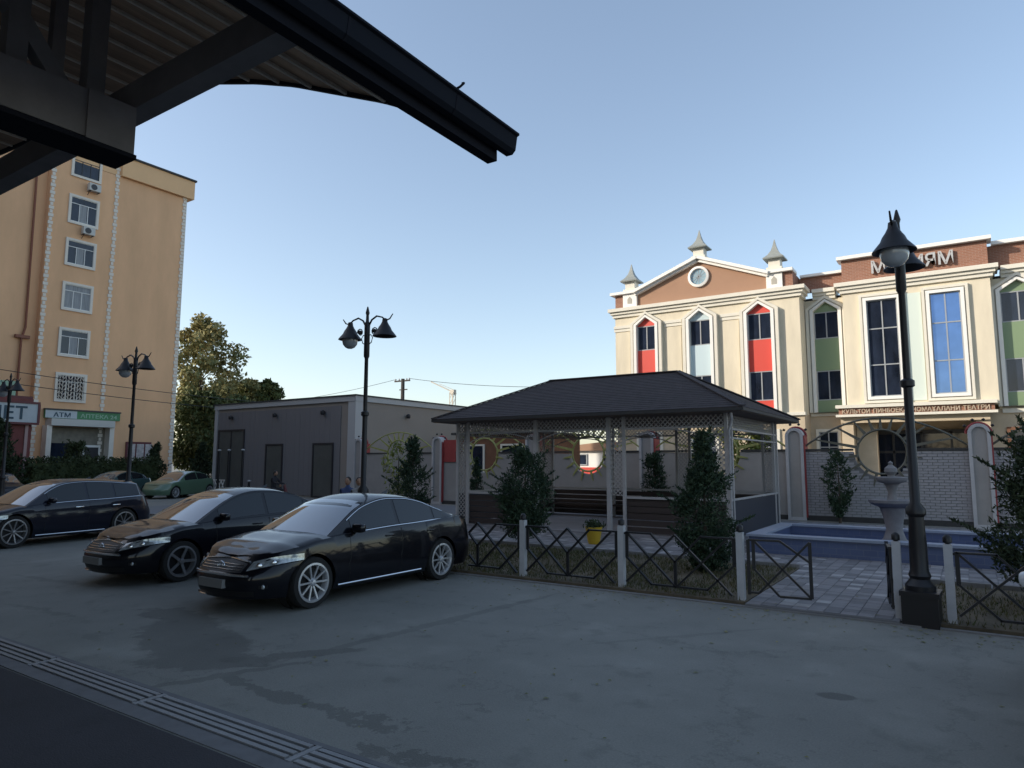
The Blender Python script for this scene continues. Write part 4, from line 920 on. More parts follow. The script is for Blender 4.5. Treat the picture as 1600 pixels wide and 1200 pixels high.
    def gh(y, w_, off=0):      # w_ 0..1 side, 1..2 over the roof to the centre line
        zt = cat(prof, y); xb = side_x(y)-.035; zb = belt(y)-.015
        he = max(.012, zt-.05-zb); xr = xb-he*.46-max(0, (y-(L-1.0)))*.10
        if w_ <= 1: return Vector((xb+(xr-xb)*w_+off, y, zb+he*w_))
        u = w_-1; return Vector((xr*(1-u), y-(.10*(1-(1-u)**2) if y < 1.95 else 0)+(.08*(1-(1-u)**2) if y > L-1.3 else 0), zb+he+.05*(1-(1-u)**3.2)+off))
    N_ = 44; ww = [0, .25, .5, .75, .94, 1.0, 1.04, 1.1, 1.2, 1.35, 1.55, 1.78, 2.0]
    G = [gh(y0+(y1-y0)*i/N_, w_) for i in range(N_+1) for w_ in ww]
    m_ = MB().grid(G, N_+1, len(ww)).grid([Vector((-p.x, p.y, p.z)) for p in G], N_+1, len(ww))
    ro = link('roof', m_.mesh('roof', smooth=40), paint, t)
    bm = bmesh.new(); bm.from_mesh(ro.data); bmesh.ops.remove_doubles(bm, verts=bm.verts, dist=.0008); bmesh.ops.recalc_face_normals(bm, faces=bm.faces); bm.to_mesh(ro.data); bm.free(); ro.data.shade_smooth(); ro.data.set_sharp_from_angle(angle=radians(32))
    def patch(nm, ya, yb, wa, wb_, off, mt, mirror=True, ny=12, nw=8, parent=None, both=False):
        Q = [gh(ya+(yb-ya)*i/ny, wa+(wb_-wa)*j/nw, 0) for i in range(ny+1) for j in range(nw+1)]
        def push(pt):
            return pt
        Q2 = []
        for i in range(ny+1):
            for j in range(nw+1):
                p = Q[i*(nw+1)+j]
                yi = min(max(i, 1), ny-1); ji = min(max(j, 1), nw-1)
                a = Q[(yi+1)*(nw+1)+ji]-Q[(yi-1)*(nw+1)+ji]; c_ = Q[yi*(nw+1)+ji+1]-Q[yi*(nw+1)+ji-1]
                nn = a.cross(c_); nn = nn.normalized() if nn.length > 1e-9 else Vector((0, 0, 1))
                if nn.x < 0 and wa < 1: nn = -nn
                if nn.z < 0 and wa >= 1: nn = -nn
                Q2.append(p+nn*off)
        out = []
        if both:
            # whole-width patch
            full = MB()
            rowsP = []
            for i in range(ny+1):
                r_ = Q2[i*(nw+1):(i+1)*(nw+1)]
                rowsP += r_+[Vector((-p.x, p.y, p.z)) for p in reversed(r_[:-1])]
            full.grid(rowsP, ny+1, 2*nw+1)
            out.append(link(nm, full.mesh(nm, smooth=60), mt, parent or t))
        else:
            for sg in ((1, -1) if mirror else (1,)):
                out.append(link(nm, MB().grid([Vector((sg*p.x, p.y, p.z)) for p in Q2], ny+1, nw+1).mesh(nm, smooth=60), mt, parent or t))
        return out
    yr = 2.12 if not wagon else 2.02
    patch('windscreen', y0+.10, yr, 1.05, 2.0, .005, glass, both=True, ny=16, nw=10)
    if not wagon: patch('rear_window', 3.30, y1-.06, 1.06, 2.0, .005, glass, both=True)
    else: patch('rear_window', L-.48, y1-.03, 1.06, 2.0, .005, glass, both=True)
    bp = 2.72; ra = 3.58 if not wagon else 3.45
    patch('side_window', 1.72, bp-.035, .10, .90, .005, side_glass, ny=14, nw=5)
    patch('side_window', bp+.035, ra, .10, .90, .005, side_glass, ny=12, nw=5)
    patch('quarter_window', ra+.05, (3.84 if not wagon else L-.55), .14, .86, .005, side_glass, ny=6, nw=4)
    if not low:
        e_ = 3.88 if not wagon else L-.55
        for sg in (1, -1):
            f2 = lambda p: Vector((sg*(p.x+.006), p.y, p.z))
            if chrome: link('window_trim', MB().path([f2(gh(1.62+(e_-1.62)*k/24, .06)) for k in range(25)], .018, 5).path([f2(gh(1.66+(e_-1.66)*k/30, .945)) for k in range(31)], .014, 5).mesh('window_trim', smooth=60), 'chrome', t)
            # door gaps
            for yy in (1.62, 2.72, ra+.08):
                b2 = MB()
                pts = [sp(sg*side_s(yy+(.0 if k > 3 else -.01*k)), .28+(belt(yy)-.30)*k/8, .0012) for k in range(9)]
                b2.path(pts, .008, 4)
                link('door_gap', b2.mesh('door_gap'), 'grille_black', t)
            for yy in (2.45, 3.45):
                c_ = sp(sg*side_s(yy), .86, .022); link('door_handle', MB().path([c_+Vector((-sg*.02, -.10, 0)), c_+Vector((0, -.06, 0)), c_+Vector((0, .06, 0)), c_+Vector((-sg*.02, .10, 0))], .028, 6).mesh('door_handle', smooth=60), 'chrome' if chrome == 2 else paint, t)
            if chrome: link('sill_trim', MB().path([sp(sg*side_s(yw1+R_+.08+(wb-2*R_-.2)*k/10), .245, .004) for k in range(11)], .024, 5).mesh('sill_trim'), 'chrome', t)
            mc = gh(1.72, .12)
            mo = link('wing_mirror', MB().add(*ellip((sg*(mc.x+.12), mc.y+.02, mc.z+.06), (.115, .06, .068), e=.55)).mesh('wing_mirror', smooth=60), paint, t)
            link('stalk', MB().bar((sg*(mc.x-.03), mc.y+.03, mc.z+.0), (sg*(mc.x+.10), mc.y+.03, mc.z+.03), .07, .03).mesh('stalk'), paint, mo)
            # headlamp
            def spatch(nm, s0, s1, za, zb2, off, mt, par=t, n1=30, n2=5):
                Q = []
                for i in range(n1+1):
                    u = i/n1; s = s0+(s1-s0)*u
                    z0_, z1_ = za(u), zb2(u)
                    for j in range(n2+1): Q.append(sp(sg*s, z0_+(z1_-z0_)*j/n2, off))
                return link(nm, MB().grid(Q, n1+1, n2+1).mesh(nm, smooth=60), mt, par)
            h = spatch('headlight', .56, .992, lambda u: .565+.11*u, lambda u: .675+.115*u-.03*u**3, .006, 'lamp_lens')
            for (sc, zc2, r_) in ((.68, .63, .040), (.82, .665, .032)):
                c_ = sp(sg*sc, zc2, .012); n2_ = nrm(sc); b3 = MB(); dirv = Vector((sg*n2_[0], n2_[1], .1)).normalized()
                b3.path([c_, c_+dirv*.008], [r_*2, r_*1.5], 14); link('projector', b3.mesh('projector', smooth=60), 'chrome', h)
            link('headlight_bezel', MB().path([sp(sg*(.56+.43*k/16), .56+.11*k/16, .010) for k in range(17)], .012, 4).mesh('headlight_bezel'), 'grille_black', h)
            spatch('tail_light', 2.10, 2.62, lambda u: .80-.02*u, lambda u: .96-.02*u, .006, 'tail_red')
            fg = spatch('fog_lamp', .75, .83, lambda u: .34, lambda u: .385, .005, 'grille_black', n1=4, n2=3)
            c_ = sp(sg*.79, .365, .012); link('fog_lens', MB().add(*ellip(tuple(c_), (.03, .02, .03))).mesh('fog_lens', smooth=60), 'lamp_lens', fg)
        # grille across the nose
        Q = [sp(-.50+1.0*i/20, .545+.14*j/4*(1-.25*(abs(-.5+i/20)*2)**2), .005) for i in range(21) for j in range(5)]
        g_ = link('grille', MB().grid(Q, 21, 5).mesh('grille', smooth=60), 'grille_black', t)
        for zz in (.575, .605, .635):
            link('grille_bar', MB().path([sp(-.46+.92*k/20, zz, .010) for k in range(21)], .012, 5).mesh('grille_bar'), 'chrome', g_)
        link('grille_surround', MB().path([sp(-.52+1.04*k/20, .692-.025*(abs(-.5+k/20)*2)**2, .012) for k in range(21)], .026, 6).mesh('grille_surround'), 'chrome', g_)
        link('bumper_trim', MB().path([sp(-.62+1.24*k/24, .520-.01*(abs(k/12-1))**2, .012) for k in range(25)], .034, 6).mesh('bumper_trim', smooth=60), 'chrome' if grille == 'bars' else paint, t)
        c_ = sp(0, .61, .02); em = MB(); ring = [c_+Vector((.075*cos(a), -.012, .052*sin(a))) for a in [2*pi*k/20 for k in range(21)]]
        em.path(ring, .014, 5).path([c_+Vector((.03*cos(a), -.012, .05*sin(a))) for a in [2*pi*k/16 for k in range(17)]], .010, 4); link('emblem', em.mesh('emblem', smooth=60), 'chrome', g_)
        pl = sp(0, .40, 0); link('licence_plate', MB().box(-.26, .26, pl.y-.035, pl.y+.03, .345, .455).mesh('licence_plate'), 'plate', t)
        Q = [sp(-.70+1.4*i/20, .235+.075*j/3, .004) for i in range(21) for j in range(4)]
        link('lower_intake', MB().grid(Q, 21, 4).mesh('lower_intake', smooth=60), 'grille_black', t)
        link('front_lip', MB().path([sp(-.60+.38*k/8, .222, .02) for k in range(9)], .03, 6).mesh('front_lip'), 'chrome', t)
        link('aerial', MB().add([(-.02, 3.25, H-.04), (.02, 3.25, H-.04), (0, 3.12, H-.02), (0, 3.30, H+.045)], [(0, 1, 2), (0, 2, 3), (1, 3, 2), (0, 3, 1)]).mesh('aerial'), paint, t)
    # wheels
    ty = MB().lathe([(wheel_r-.10, -.11), (wheel_r-.012, -.11), (wheel_r, -.08), (wheel_r, .08), (wheel_r-.012, .11), (wheel_r-.10, .11)], (0, 0, 0), 40, 'x', cap=False).mesh('tyre', smooth=50)
    rr = wheel_r-.09
    rim_ = MB().lathe([(rr+.012, .105), (rr+.012, .115), (rr-.015, .118), (rr-.03, .09), (rr-.04, -.02)], (0, 0, 0), 40, 'x', cap=False)
    for k in range(spokes):
        a = 2*pi*k/spokes
        rim_.bar((.075, .03*cos(a), .03*sin(a)), (.105, (rr-.01)*cos(a), (rr-.01)*sin(a)), .024 if spokes > 6 else .045, .022, upv=(1, 0, 0))
    rim_.lathe([(0, .125), (.035, .12), (.05, .10), (.05, .05)], (0, 0, 0), 16, 'x')
    rim_ = rim_.mesh('rim', smooth=40); dk = MB().lathe([(rr-.02, -.02), (rr-.02, .03), (0, .03)], (0, 0, 0), 28, 'x').mesh('brake_disc')
    for me, mt in ((ty, 'rubber'), (rim_, rim), (dk, 'alloy_dark' if False else 'grille_black')): me.materials.append(MATS[mt])
    for sg in (1, -1):
        for yw in (yw1, yw2):
            wh = link('wheel', ty, None, t, (sg*(hw-.125), yw, wheel_r))
            if sg < 0: wh.rotation_euler = (0, 0, pi)
            link('rim', rim_, None, wh); link('brake_disc', dk, None, wh)
            ln = MB().lathe([(R_+.0, -.20), (R_+.005, -.03)], (sg*(hw-.14), yw, zc), 32, 'x', cap=False); link('arch_liner', ln.mesh('arch_liner'), 'rubber', t)
    return t
def ellip(c, r, n=14, m=9, e=1.0):
    vs = []; fs = []; pw = lambda v: math.copysign(abs(v)**e, v)
    for i in range(m):
        th_ = pi*(i/(m-1)); 
        for k in range(n):
            a = 2*pi*k/n; vs.append((c[0]+r[0]*pw(sin(th_))*pw(cos(a)), c[1]+r[1]*pw(sin(th_))*pw(sin(a)), c[2]+r[2]*pw(cos(th_))))
    for i in range(m-1):
        for k in range(n): fs.append((i*n+k, i*n+(k+1) % n, (i+1)*n+(k+1) % n, (i+1)*n+k))
    return vs, fs
car('saloon_car', (-8.51, 5.60, 0), 0, 'glossy black saloon with chrome window line and ten-spoke wheels, parked nearest', L=4.84, wheel_r=.345, W=1.83, chrome=1, fo=.95, H=1.48)
car('saloon_car', (-11.98, 5.72, 0), 0, 'black saloon with pale windscreen reflection parked in the middle of the row', L=4.75, spokes=5, chrome=0, rim='alloy_dark', fo=1.0, H=1.50)
car('estate_car', (-19.25, 6.0, 0), radians(9.5), 'long dark navy estate car with chrome door handles at the left of the row', paint='car_navy', wagon=True, L=4.75, H=1.55, wheel_r=.37, chrome=2, spokes=9, rim='alloy_dark', W=1.84)
car('parked_car', (-39.6, 18.0, 0), radians(20), 'dark teal car roof showing behind the estate car', paint='car_teal', low=True, L=4.5)
car('parked_car', (-36.4, 20.0, 0), radians(20), 'pale green car parked under the trees beside the grey building', paint='car_green', low=True, L=4.4)
car('parked_car', (-38.3, 14.2, 0), radians(82), 'dark car with silver roof line at the far left edge before the shop', paint='car_black', low=True, L=4.6)
car('saloon_car', (1.335, 9.05, 0), pi, 'white car at the right edge with only its wing mirror in view', paint='car_white', L=4.5)

# ------------------------------------------------------------------ plants
def leaves(n, sampler, size, elong=2.0, rs=None, upbias=0.0, centre=None):
    rs = rs or random.Random(1); m_ = MB(); V = m_.v; F = m_.f
    for i in range(n):
        p, out = sampler(rs)
        d = Vector((rs.gauss(0, 1), rs.gauss(0, 1), rs.gauss(0, 1)))
        d = (d.normalized()+Vector(out)*.7+Vector((0, 0, upbias))).normalized()
        s = d.cross(Vector((rs.gauss(0, 1), rs.gauss(0, 1), rs.gauss(0, 1)))).normalized(); L_ = size*rs.uniform(.45, 1.55); w_ = L_/elong*.5
        p = Vector(p); o = len(V); V += [tuple(p-d*L_*.4-s*w_*.3), tuple(p+s*w_), tuple(p+d*L_*.6), tuple(p-s*w_)]; F.append((o, o+1, o+2, o+3))
    return m_
def cone_shrub(name, label, x, y, h, r, n, mt, seed, group=None, size=.09, belly=.28, cat='conifer', rough=.30, taper=1.0, z0=.04, spray=.10):
    t = thing(name, (x, y, 0), label, cat, group); rs = random.Random(seed)
    part('trunk', MB().path([(x, y, -.02), (x+.02, y, h*.4), (x, y, h*.8)], [.10, .06, .02], 7), 'bark', t, smooth=60)
    lumps = [(rs.uniform(.06, .93), rs.uniform(0, 2*pi), rs.uniform(.5, 1.35)) for _ in range(34)]
    def prof(u): 
        return r*((u/belly)**.5 if u < belly else max(.02, (1-(u-belly)/(1-belly)))**taper)
    def samp(q):
        if q.random() < spray:
            u, a, k = q.choice(lumps); rad = prof(u)*k; tt = q.random(); return (x+rad*(.8+.55*tt)*cos(a)+q.gauss(0, .012), y+rad*(.8+.55*tt)*sin(a)+q.gauss(0, .012), z0+(h-z0)*u+.28*tt*r+.05), (cos(a)*.5, sin(a)*.5, .9)
        if q.random() < .62:
            u, a, k = q.choice(lumps); rad = prof(u)*k; c = Vector((x+rad*.72*cos(a), y+rad*.72*sin(a), z0+(h-z0)*u))
            rr = .16*r+.06; v = Vector((q.gauss(0, 1), q.gauss(0, 1), q.gauss(0, 1)*1.3)); v = v.normalized()*rr*q.random()**.4*(1+rough)
            return c+v, (cos(a)*.6, sin(a)*.6, .3)
        u = q.random()**1.25; a = q.uniform(0, 2*pi); rad = prof(u)*(q.random()**.35)*q.uniform(.75, 1.1)
        return (x+rad*cos(a), y+rad*sin(a), z0+(h-z0)*u*.97), (cos(a)*.7, sin(a)*.7, .4)
    part('foliage', leaves(n, samp, size, 3.2, rs, .45), mt, t, fix=False)
    # leader shoots
    return t
cone_shrub('cypress', 'tall dark cypress standing in front of the gazebo near its right end', -4.02, 12.35, 2.62, .56, 19000, 'juniper', 11, size=.07, belly=.30, taper=.75)
cone_shrub('juniper_bush', 'broad rounded dark juniper before the middle of the gazebo', -8.10, 12.75, 2.30, .70, 15000, 'juniper', 12, size=.075, belly=.42, taper=.6, cat='bush', z0=.42, spray=.13)
cone_shrub('conifer', 'large bushy conifer at the right edge behind the fence', 1.0, 11.9, 2.65, .92, 22000, 'conifer', 13, size=.075, belly=.35, taper=.6, spray=.14)
cone_shrub('columnar_conifer', 'slim conifer against the grey brick wall left of the fountain', -3.62, 25.1, 2.45, .50, 2600, 'juniper', 14, size=.12, belly=.5, taper=.5, z0=.2, spray=.25)
cone_shrub('conifer', 'dark conifer between the middle street lamp and the gazebo', -18.9, 21.2, 2.95, .95, 5200, 'juniper', 15, size=.14, belly=.25, taper=1.1, spray=.22)
cone_shrub('columnar_conifer', 'small dark conifer seen through the left bay of the gazebo', -18.4, 24.9, 2.3, .4, 3000, 'juniper', 16, size=.12)
cone_shrub('columnar_conifer', 'small conifer seen through the right bay of the gazebo', -10.0, 24.9, 2.4, .55, 3500, 'juniper', 17, size=.12, belly=.4, taper=.5)
cone_shrub('columnar_conifer', 'dark narrow conifer beside the notice board on the orange block', -47.5, 26.4, 3.3, .95, 4000, 'conifer', 18, size=.22, cat='conifer')
cone_shrub('columnar_conifer', 'dark narrow conifer at the right corner of the orange block', -47.0, 29.6, 3.5, .95, 4000, 'conifer', 19, size=.22)
cone_shrub('conifer', 'dark conifer in front of the shop at the left edge', -43.0, 15.4, 4.3, 1.3, 6000, 'conifer', 20, size=.22)
cone_shrub('young_tree', 'yellow-leaved slender sapling before the wall beside the grey building', -20.9, 22.5, 2.9, .75, 900, 'yellow_leaf', 21, size=.16, belly=.7, cat='sapling')
cone_shrub('round_shrub', 'green clipped shrub beside the pharmacy entrance', -47.8, 21.4, 3.3, .95, 3500, 'hedge_leaf', 22, size=.2, belly=.6, taper=.45, cat='shrub')
# hedge behind the cars
h = MB()
def hs(q): 
    return (q.uniform(-44.5, -43.2), q.uniform(17.0, 24.5), q.uniform(.1, 2.15)+.15*sin(q.random()*6)), (.3, 0, .3)
t = thing('hedge', (-44, 21, 0), 'long dark clipped hedge before the foot of the orange block', 'hedge')
part('core', MB().box(-44.4, -43.4, 17.2, 24.3, 0, 1.9), 'hedge_leaf', t); part('foliage', leaves(12000, hs, .17, 1.8, random.Random(5)), 'hedge_leaf', t, fix=False)

def tree(name, label, x, y, h, tr, crown_z0, R, n, mt, seed, size=.35, blobs=26, trunk=.35, squash=.9, light=.0, cat='tree', group='trees beyond the yard'):
    t = thing(name, (x, y, 0), label, cat, group); rs = random.Random(seed); tr_ = MB()
    tr_.path([(x, y, -.1), (x+rs.uniform(-.2, .2), y, h*.3), (x+rs.uniform(-.4, .4), y, h*.6), (x, y, h*.9)], [trunk*1.3, trunk, trunk*.6, trunk*.15], 9)
    B_ = []
    for i in range(blobs):
        u = (i+.5)/blobs; zz = crown_z0+(h-crown_z0)*u; prf = sin(pi*min(1, (u*.86+.10)))**.7
        a = i*2.4+rs.uniform(-.4, .4); rad = R*prf*rs.uniform(.25, .95); br = R*rs.uniform(.24, .42)*(.6+.5*prf)
        c = Vector((x+rad*cos(a), y+rad*sin(a), zz)); B_.append((c, br))
        st_ = Vector((x, y, max(crown_z0*.7, zz-rad*.8-.5))); tr_.path([st_, (st_+c)/2+Vector((0, 0, .2)), c], [trunk*.35, trunk*.22, trunk*.06], 5)
    part('trunk', tr_, 'bark', t, smooth=60)
    def samp(q):
        c, br = q.choice(B_); v = Vector((q.gauss(0, 1), q.gauss(0, 1), q.gauss(0, 1)*squash)).normalized(); return c+v*br*(q.random()**.35)*q.uniform(.8, 1.15), tuple(v)
    part('crown', leaves(n, samp, size, 1.8, rs), mt, t, fix=False)
    return t
tree('poplar_tree', 'tall golden-green sunlit tree rising just right of the orange block', -75.5, 47, 18.6, .4, 6.5, 4.2, 8500, 'golden_leaf', 31, size=.50, blobs=24)
tree('poplar_tree', 'lower golden tree above the left end of the grey roof', -79.5, 53, 12.0, .3, 5, 3.2, 9000, 'golden_leaf', 32, size=.5)
tree('leafy_tree', 'rounded green-gold tree at the middle of the grey roof line', -76.0, 54, 12.2, .3, 4, 2.9, 9000, 'golden_leaf', 33, size=.48)
tree('leafy_tree', 'dark green tree at the right end of the far tree row', -71.0, 53, 11.6, .3, 4, 2.2, 8000, 'dark_leaf', 34, size=.45)
tree('shade_tree', 'dense dark tree in shade beside the orange block corner', -58.5, 36.5, 8.0, .35, 1.6, 3.4, 13000, 'dark_leaf', 35, size=.34, blobs=30)
tree('shade_tree', 'dark shaded tree touching the left edge of the grey building', -53.5, 36.5, 7.2, .3, 1.5, 3.0, 12000, 'dark_leaf', 36, size=.32, blobs=28)
tree('shade_tree', 'dark low tree behind the pale green car', -60, 42, 7.6, .3, 1.2, 4.0, 12000, 'dark_leaf', 37, size=.36, blobs=28)
tree('garden_tree', 'small sunlit green tree behind the boundary wall beside the gazebo', -7.6, 29.5, 3.9, .2, 1.6, 1.3, 3500, 'yellow_leaf', 38, size=.16, trunk=.12, blobs=14, group=None)

# yellow planter beside the gazebo
t = thing('yellow_planter', (-7.58, 15.0, 0), 'small yellow tapered flower pot with a green plant near the gazebo post', 'planter')
part('pot', MB().lathe([(.12, .05), (.15, .12), (.20, .42), (.215, .46), (.18, .46), (.17, .38), (0, .38)], (-7.58, 15.0, 0), 20), 'yellow_paint', t, smooth=40)
rs = random.Random(4)
part('plant', leaves(500, lambda q: ((-7.58+q.gauss(0, .09), 15+q.gauss(0, .09), .44+abs(q.gauss(0, .07))), (0, 0, .5)), .08, 2.4, rs, .4), 'conifer', t, fix=False)

# ------------------------------------------------------------------ people
def person(label, x, y, pose, cloth, rz=0, top_m='cloth_dark', h=1.7):
    s = h/1.75; t = thing('person', (x, y, 0), label, 'person', None, rz)
    J = {}
    def skin(nm, verts, edges, mt, rootv=0):
        me = bpy.data.meshes.new(nm); me.from_pydata([v[0] for v in verts], edges, []); o = link(nm, me, mt, t)
        md = o.modifiers.new('skin', 'SKIN'); sv = me.skin_vertices[0].data
        for i, v in enumerate(verts): sv[i].radius = (v[1], v[2] if len(v) > 2 else v[1]); sv[i].use_root = (i == rootv)
        md.use_smooth_shade = True; su = o.modifiers.new('sub', 'SUBSURF'); su.levels = 1; su.render_levels = 2
        return o
    if pose == 'stand':
        hz = .92; V = [((0, 0, .95), .15, .11), ((0, 0, 1.15), .15, .10), ((0, 0, 1.36), .18, .11), ((0, 0, 1.48), .055), ((0, -.01, 1.56), .055),
             ((.17, 0, 1.40), .055), ((.24, .02, 1.14), .045), ((.25, -.05, .90), .032), ((-.17, 0, 1.40), .055), ((-.24, .02, 1.14), .045), ((-.25, -.05, .90), .032),
             ((.09, 0, .88), .085), ((.10, -.01, .50), .06), ((.10, .02, .09), .04), ((.11, -.14, .04), .035), ((-.09, 0, .88), .085), ((-.10, -.01, .50), .06), ((-.10, .02, .09), .04), ((-.11, -.14, .04), .035)]
        hc = (0, -.01, 1.64)
    else:
        V = [((0, .05, .82), .15, .12), ((0, .02, 1.02), .14, .10), ((0, -.02, 1.24), .17, .11), ((0, -.04, 1.36), .055), ((0, -.05, 1.42), .055),
             ((.17, -.02, 1.28), .055), ((.24, -.16, 1.08), .042), ((.20, -.42, 1.02), .030), ((-.17, -.02, 1.28), .055), ((-.24, -.16, 1.08), .042), ((-.20, -.42, 1.02), .030),
             ((.11, 0, .78), .09), ((.16, -.38, .74), .065), ((.15, -.34, .34), .045), ((.15, -.46, .30), .035), ((-.11, 0, .78), .09), ((-.16, -.38, .74), .065), ((-.15, -.34, .34), .045), ((-.15, -.46, .30), .035)]
        hc = (0, -.06, 1.50)
    E_ = [(0, 1), (1, 2), (2, 3), (3, 4), (2, 5), (5, 6), (6, 7), (2, 8), (8, 9), (9, 10), (0, 11), (11, 12), (12, 13), (13, 14), (0, 15), (15, 16), (16, 17), (17, 18)]
    skin('body', V, E_, cloth)
    hd = link('head', MB().add(*ellip(hc, (.078, .095, .115), 20, 14)).add(*ellip((hc[0], hc[1]-.095, hc[2]-.01), (.014, .02, .024), 8, 6)).add(*ellip((hc[0]+.078, hc[1], hc[2]), (.012, .02, .03), 8, 6)).add(*ellip((hc[0]-.078, hc[1], hc[2]), (.012, .02, .03), 8, 6)).mesh('head', smooth=60), 'skin', t)
    link('eyes', MB().add(*ellip((hc[0]+.03, hc[1]-.083, hc[2]+.012), (.013, .01, .008), 8, 6)).add(*ellip((hc[0]-.03, hc[1]-.083, hc[2]+.012), (.013, .01, .008), 8, 6)).mesh('eyes'), 'hair', hd)
    link('mouth', MB().add(*ellip((hc[0], hc[1]-.082, hc[2]-.048), (.022, .008, .006), 8, 6)).mesh('mouth'), 'maroon', hd)
    link('hair', MB().add(*ellip((hc[0], hc[1]+.022, hc[2]+.028), (.088, .095, .105), 20, 14)).mesh('hair', smooth=60), 'hair', t)
    for sg in (1, -1):
        k = 7 if sg > 0 else 10; hp = Vector(V[k][0]); m_ = MB().add(*ellip(tuple(hp+Vector((0, -.02, -.05))), (.025, .045, .055), 10, 8))
        for f in range(4): m_.path([hp+Vector((sg*.004*f, -.055+.022*f, -.08)), hp+Vector((sg*.004*f, -.065+.022*f, -.125+.004*f))], .016, 5)
        m_.path([hp+Vector((-sg*.01, -.06, -.04)), hp+Vector((-sg*.02, -.085, -.075))], .018, 5)
        link('hand', m_.mesh('hand', smooth=60), 'skin', t)
    t.scale = (s, s, s)
    return t
person('woman in a dark top, left of two people standing behind the front saloon', -13.35, 12.5, 'stand', 'cloth_blue', radians(20), h=1.60)
person('person in a grey top, right of two people standing behind the front saloon', -12.85, 12.4, 'stand', 'cloth_grey', radians(50), h=1.60)
person('rider in dark clothes seated on a scooter before the grey building', -26.1, 20.0, 'sit', 'cloth_dark', radians(110), h=1.72)
t = thing('scooter', (-26.1, 20.0, 0), 'dark motor scooter with a rider before the grey building doors', 'scooter', None, radians(110))
b = MB().path([(0, .75, .62), (0, .35, .70), (0, .0, .66), (0, -.15, .45), (0, -.3, .28), (0, -.5, .30), (0, -.62, .6), (0, -.52, .95)], [.18, .30, .30, .22, .22, .20, .16, .12], 10)
link('body', b.mesh('body', smooth=60), 'maroon', t); link('seat', MB().add(*ellip((0, .25, .76), (.14, .38, .07))).mesh('seat', smooth=60), 'rubber', t)
link('handlebar', MB().path([(-.32, -.46, 1.02), (-.1, -.52, 1.0), (.1, -.52, 1.0), (.32, -.46, 1.02)], .03, 6).mesh('handlebar'), 'black_metal', t)
for yy in (-.68, .62): link('wheel', MB().lathe([(.14, -.05), (.24, -.05), (.26, 0), (.24, .05), (.14, .05)], (0, yy, .26), 24, 'x').mesh('wheel', smooth=60), 'rubber', t)

# ------------------------------------------------------------------ utility pole, crane, cables
UP = thing('utility_pole', (-55.3, 60, 0), 'dark utility pole with crossarm above the grey roof', 'utility pole')
part('pole', MB().path([(-55.3, 60, 0), (-55.3, 60, 11.8)], [.55, .42], 8), 'wood_pole', UP)
part('crossarm', MB().bar((-56.6, 60, 11.55), (-54.2, 60, 11.55), .16).bar((-55.8, 60, 10.5), (-54.6, 60, 10.5), .12), 'wood_pole', UP)
for xx in (-56.5, -55.9, -54.7, -54.3): part('insulator', MB().lathe([(.08, 0), (.10, .1), (.06, .2), (0, .25)], (xx, 60, 11.63), 8), 'light_trim', UP)
CRN = thing('tower_crane', (-83.9, 105, 0), 'pale distant tower crane with slanting jib above the gazebo roof', 'crane')
b = MB(); cx_ = -83.6
for sx_, sy_ in ((-.4, -.4), (.4, -.4), (.4, .4), (-.4, .4)): b.bar((cx_+sx_, 105+sy_, 0), (cx_+sx_, 105+sy_, 15.6), .12)
for i in range(13): b.bar((cx_-.4, 104.6, i*1.2), (cx_+.4, 104.6, i*1.2+1.2), .08).bar((cx_+.4, 104.6, i*1.2), (cx_+.4, 105.4, i*1.2+1.2), .08)
part('mast', b, 'crane_yellow', CRN)
part('jib', MB().bar((cx_+.9, 105, 15.3), (-88.3, 104, 17.9), .2).bar((cx_, 105, 16.2), (-86.5, 104.4, 17.4), .08), 'crane_yellow', CRN)
part('cab', MB().box(cx_-.4, cx_+.6, 104.6, 105.4, 15.2, 16.1), 'crane_yellow', CRN)
def cable(a, b_, sag, lab, r=.035):
    a, b_ = Vector(a), Vector(b_); pts = [a.lerp(b_, k/20)-Vector((0, 0, sag*4*(k/20)*(1-k/20))) for k in range(21)]
    solo('overhead_cable', MB().path(pts, r, 4), 'cap_dark', tuple(a), lab, 'cable', 'overhead cables')
cable((-56.3, 60, 11.8), (-95, 62, 10.5), .8, 'overhead cable running left from the utility pole above the grey roof', .05)
cable((-54.4, 60, 11.8), (-20, 60, 9.5), .9, 'overhead cable running right from the utility pole towards the gazebo', .05)
cable((-49.0, 8, 8.4), (-49.0, 40, 7.0), .5, 'upper overhead cable crossing the lower storeys of the orange block', .045)
cable((-48.6, 8, 7.6), (-48.6, 40, 6.2), .5, 'lower overhead cable crossing the orange block above the pharmacy sign', .045)

# low railing and gate by the trees
t = thing('white_lattice_railing', (-37, 25, 0), 'low white lattice railing left of the grey building', 'railing')
b = MB()
for i in range(9):
    xx = -40.6+i*.32; b.bar((xx, 25.3, .25), (xx+.3, 25.3, .85), .035).bar((xx+.3, 25.3, .25), (xx, 25.3, .85), .035)
b.bar((-40.7, 25.3, .88), (-37.7, 25.3, .88), .05).bar((-40.7, 25.3, .2), (-37.7, 25.3, .2), .05)
part('lattice', b, 'white_trim', t)

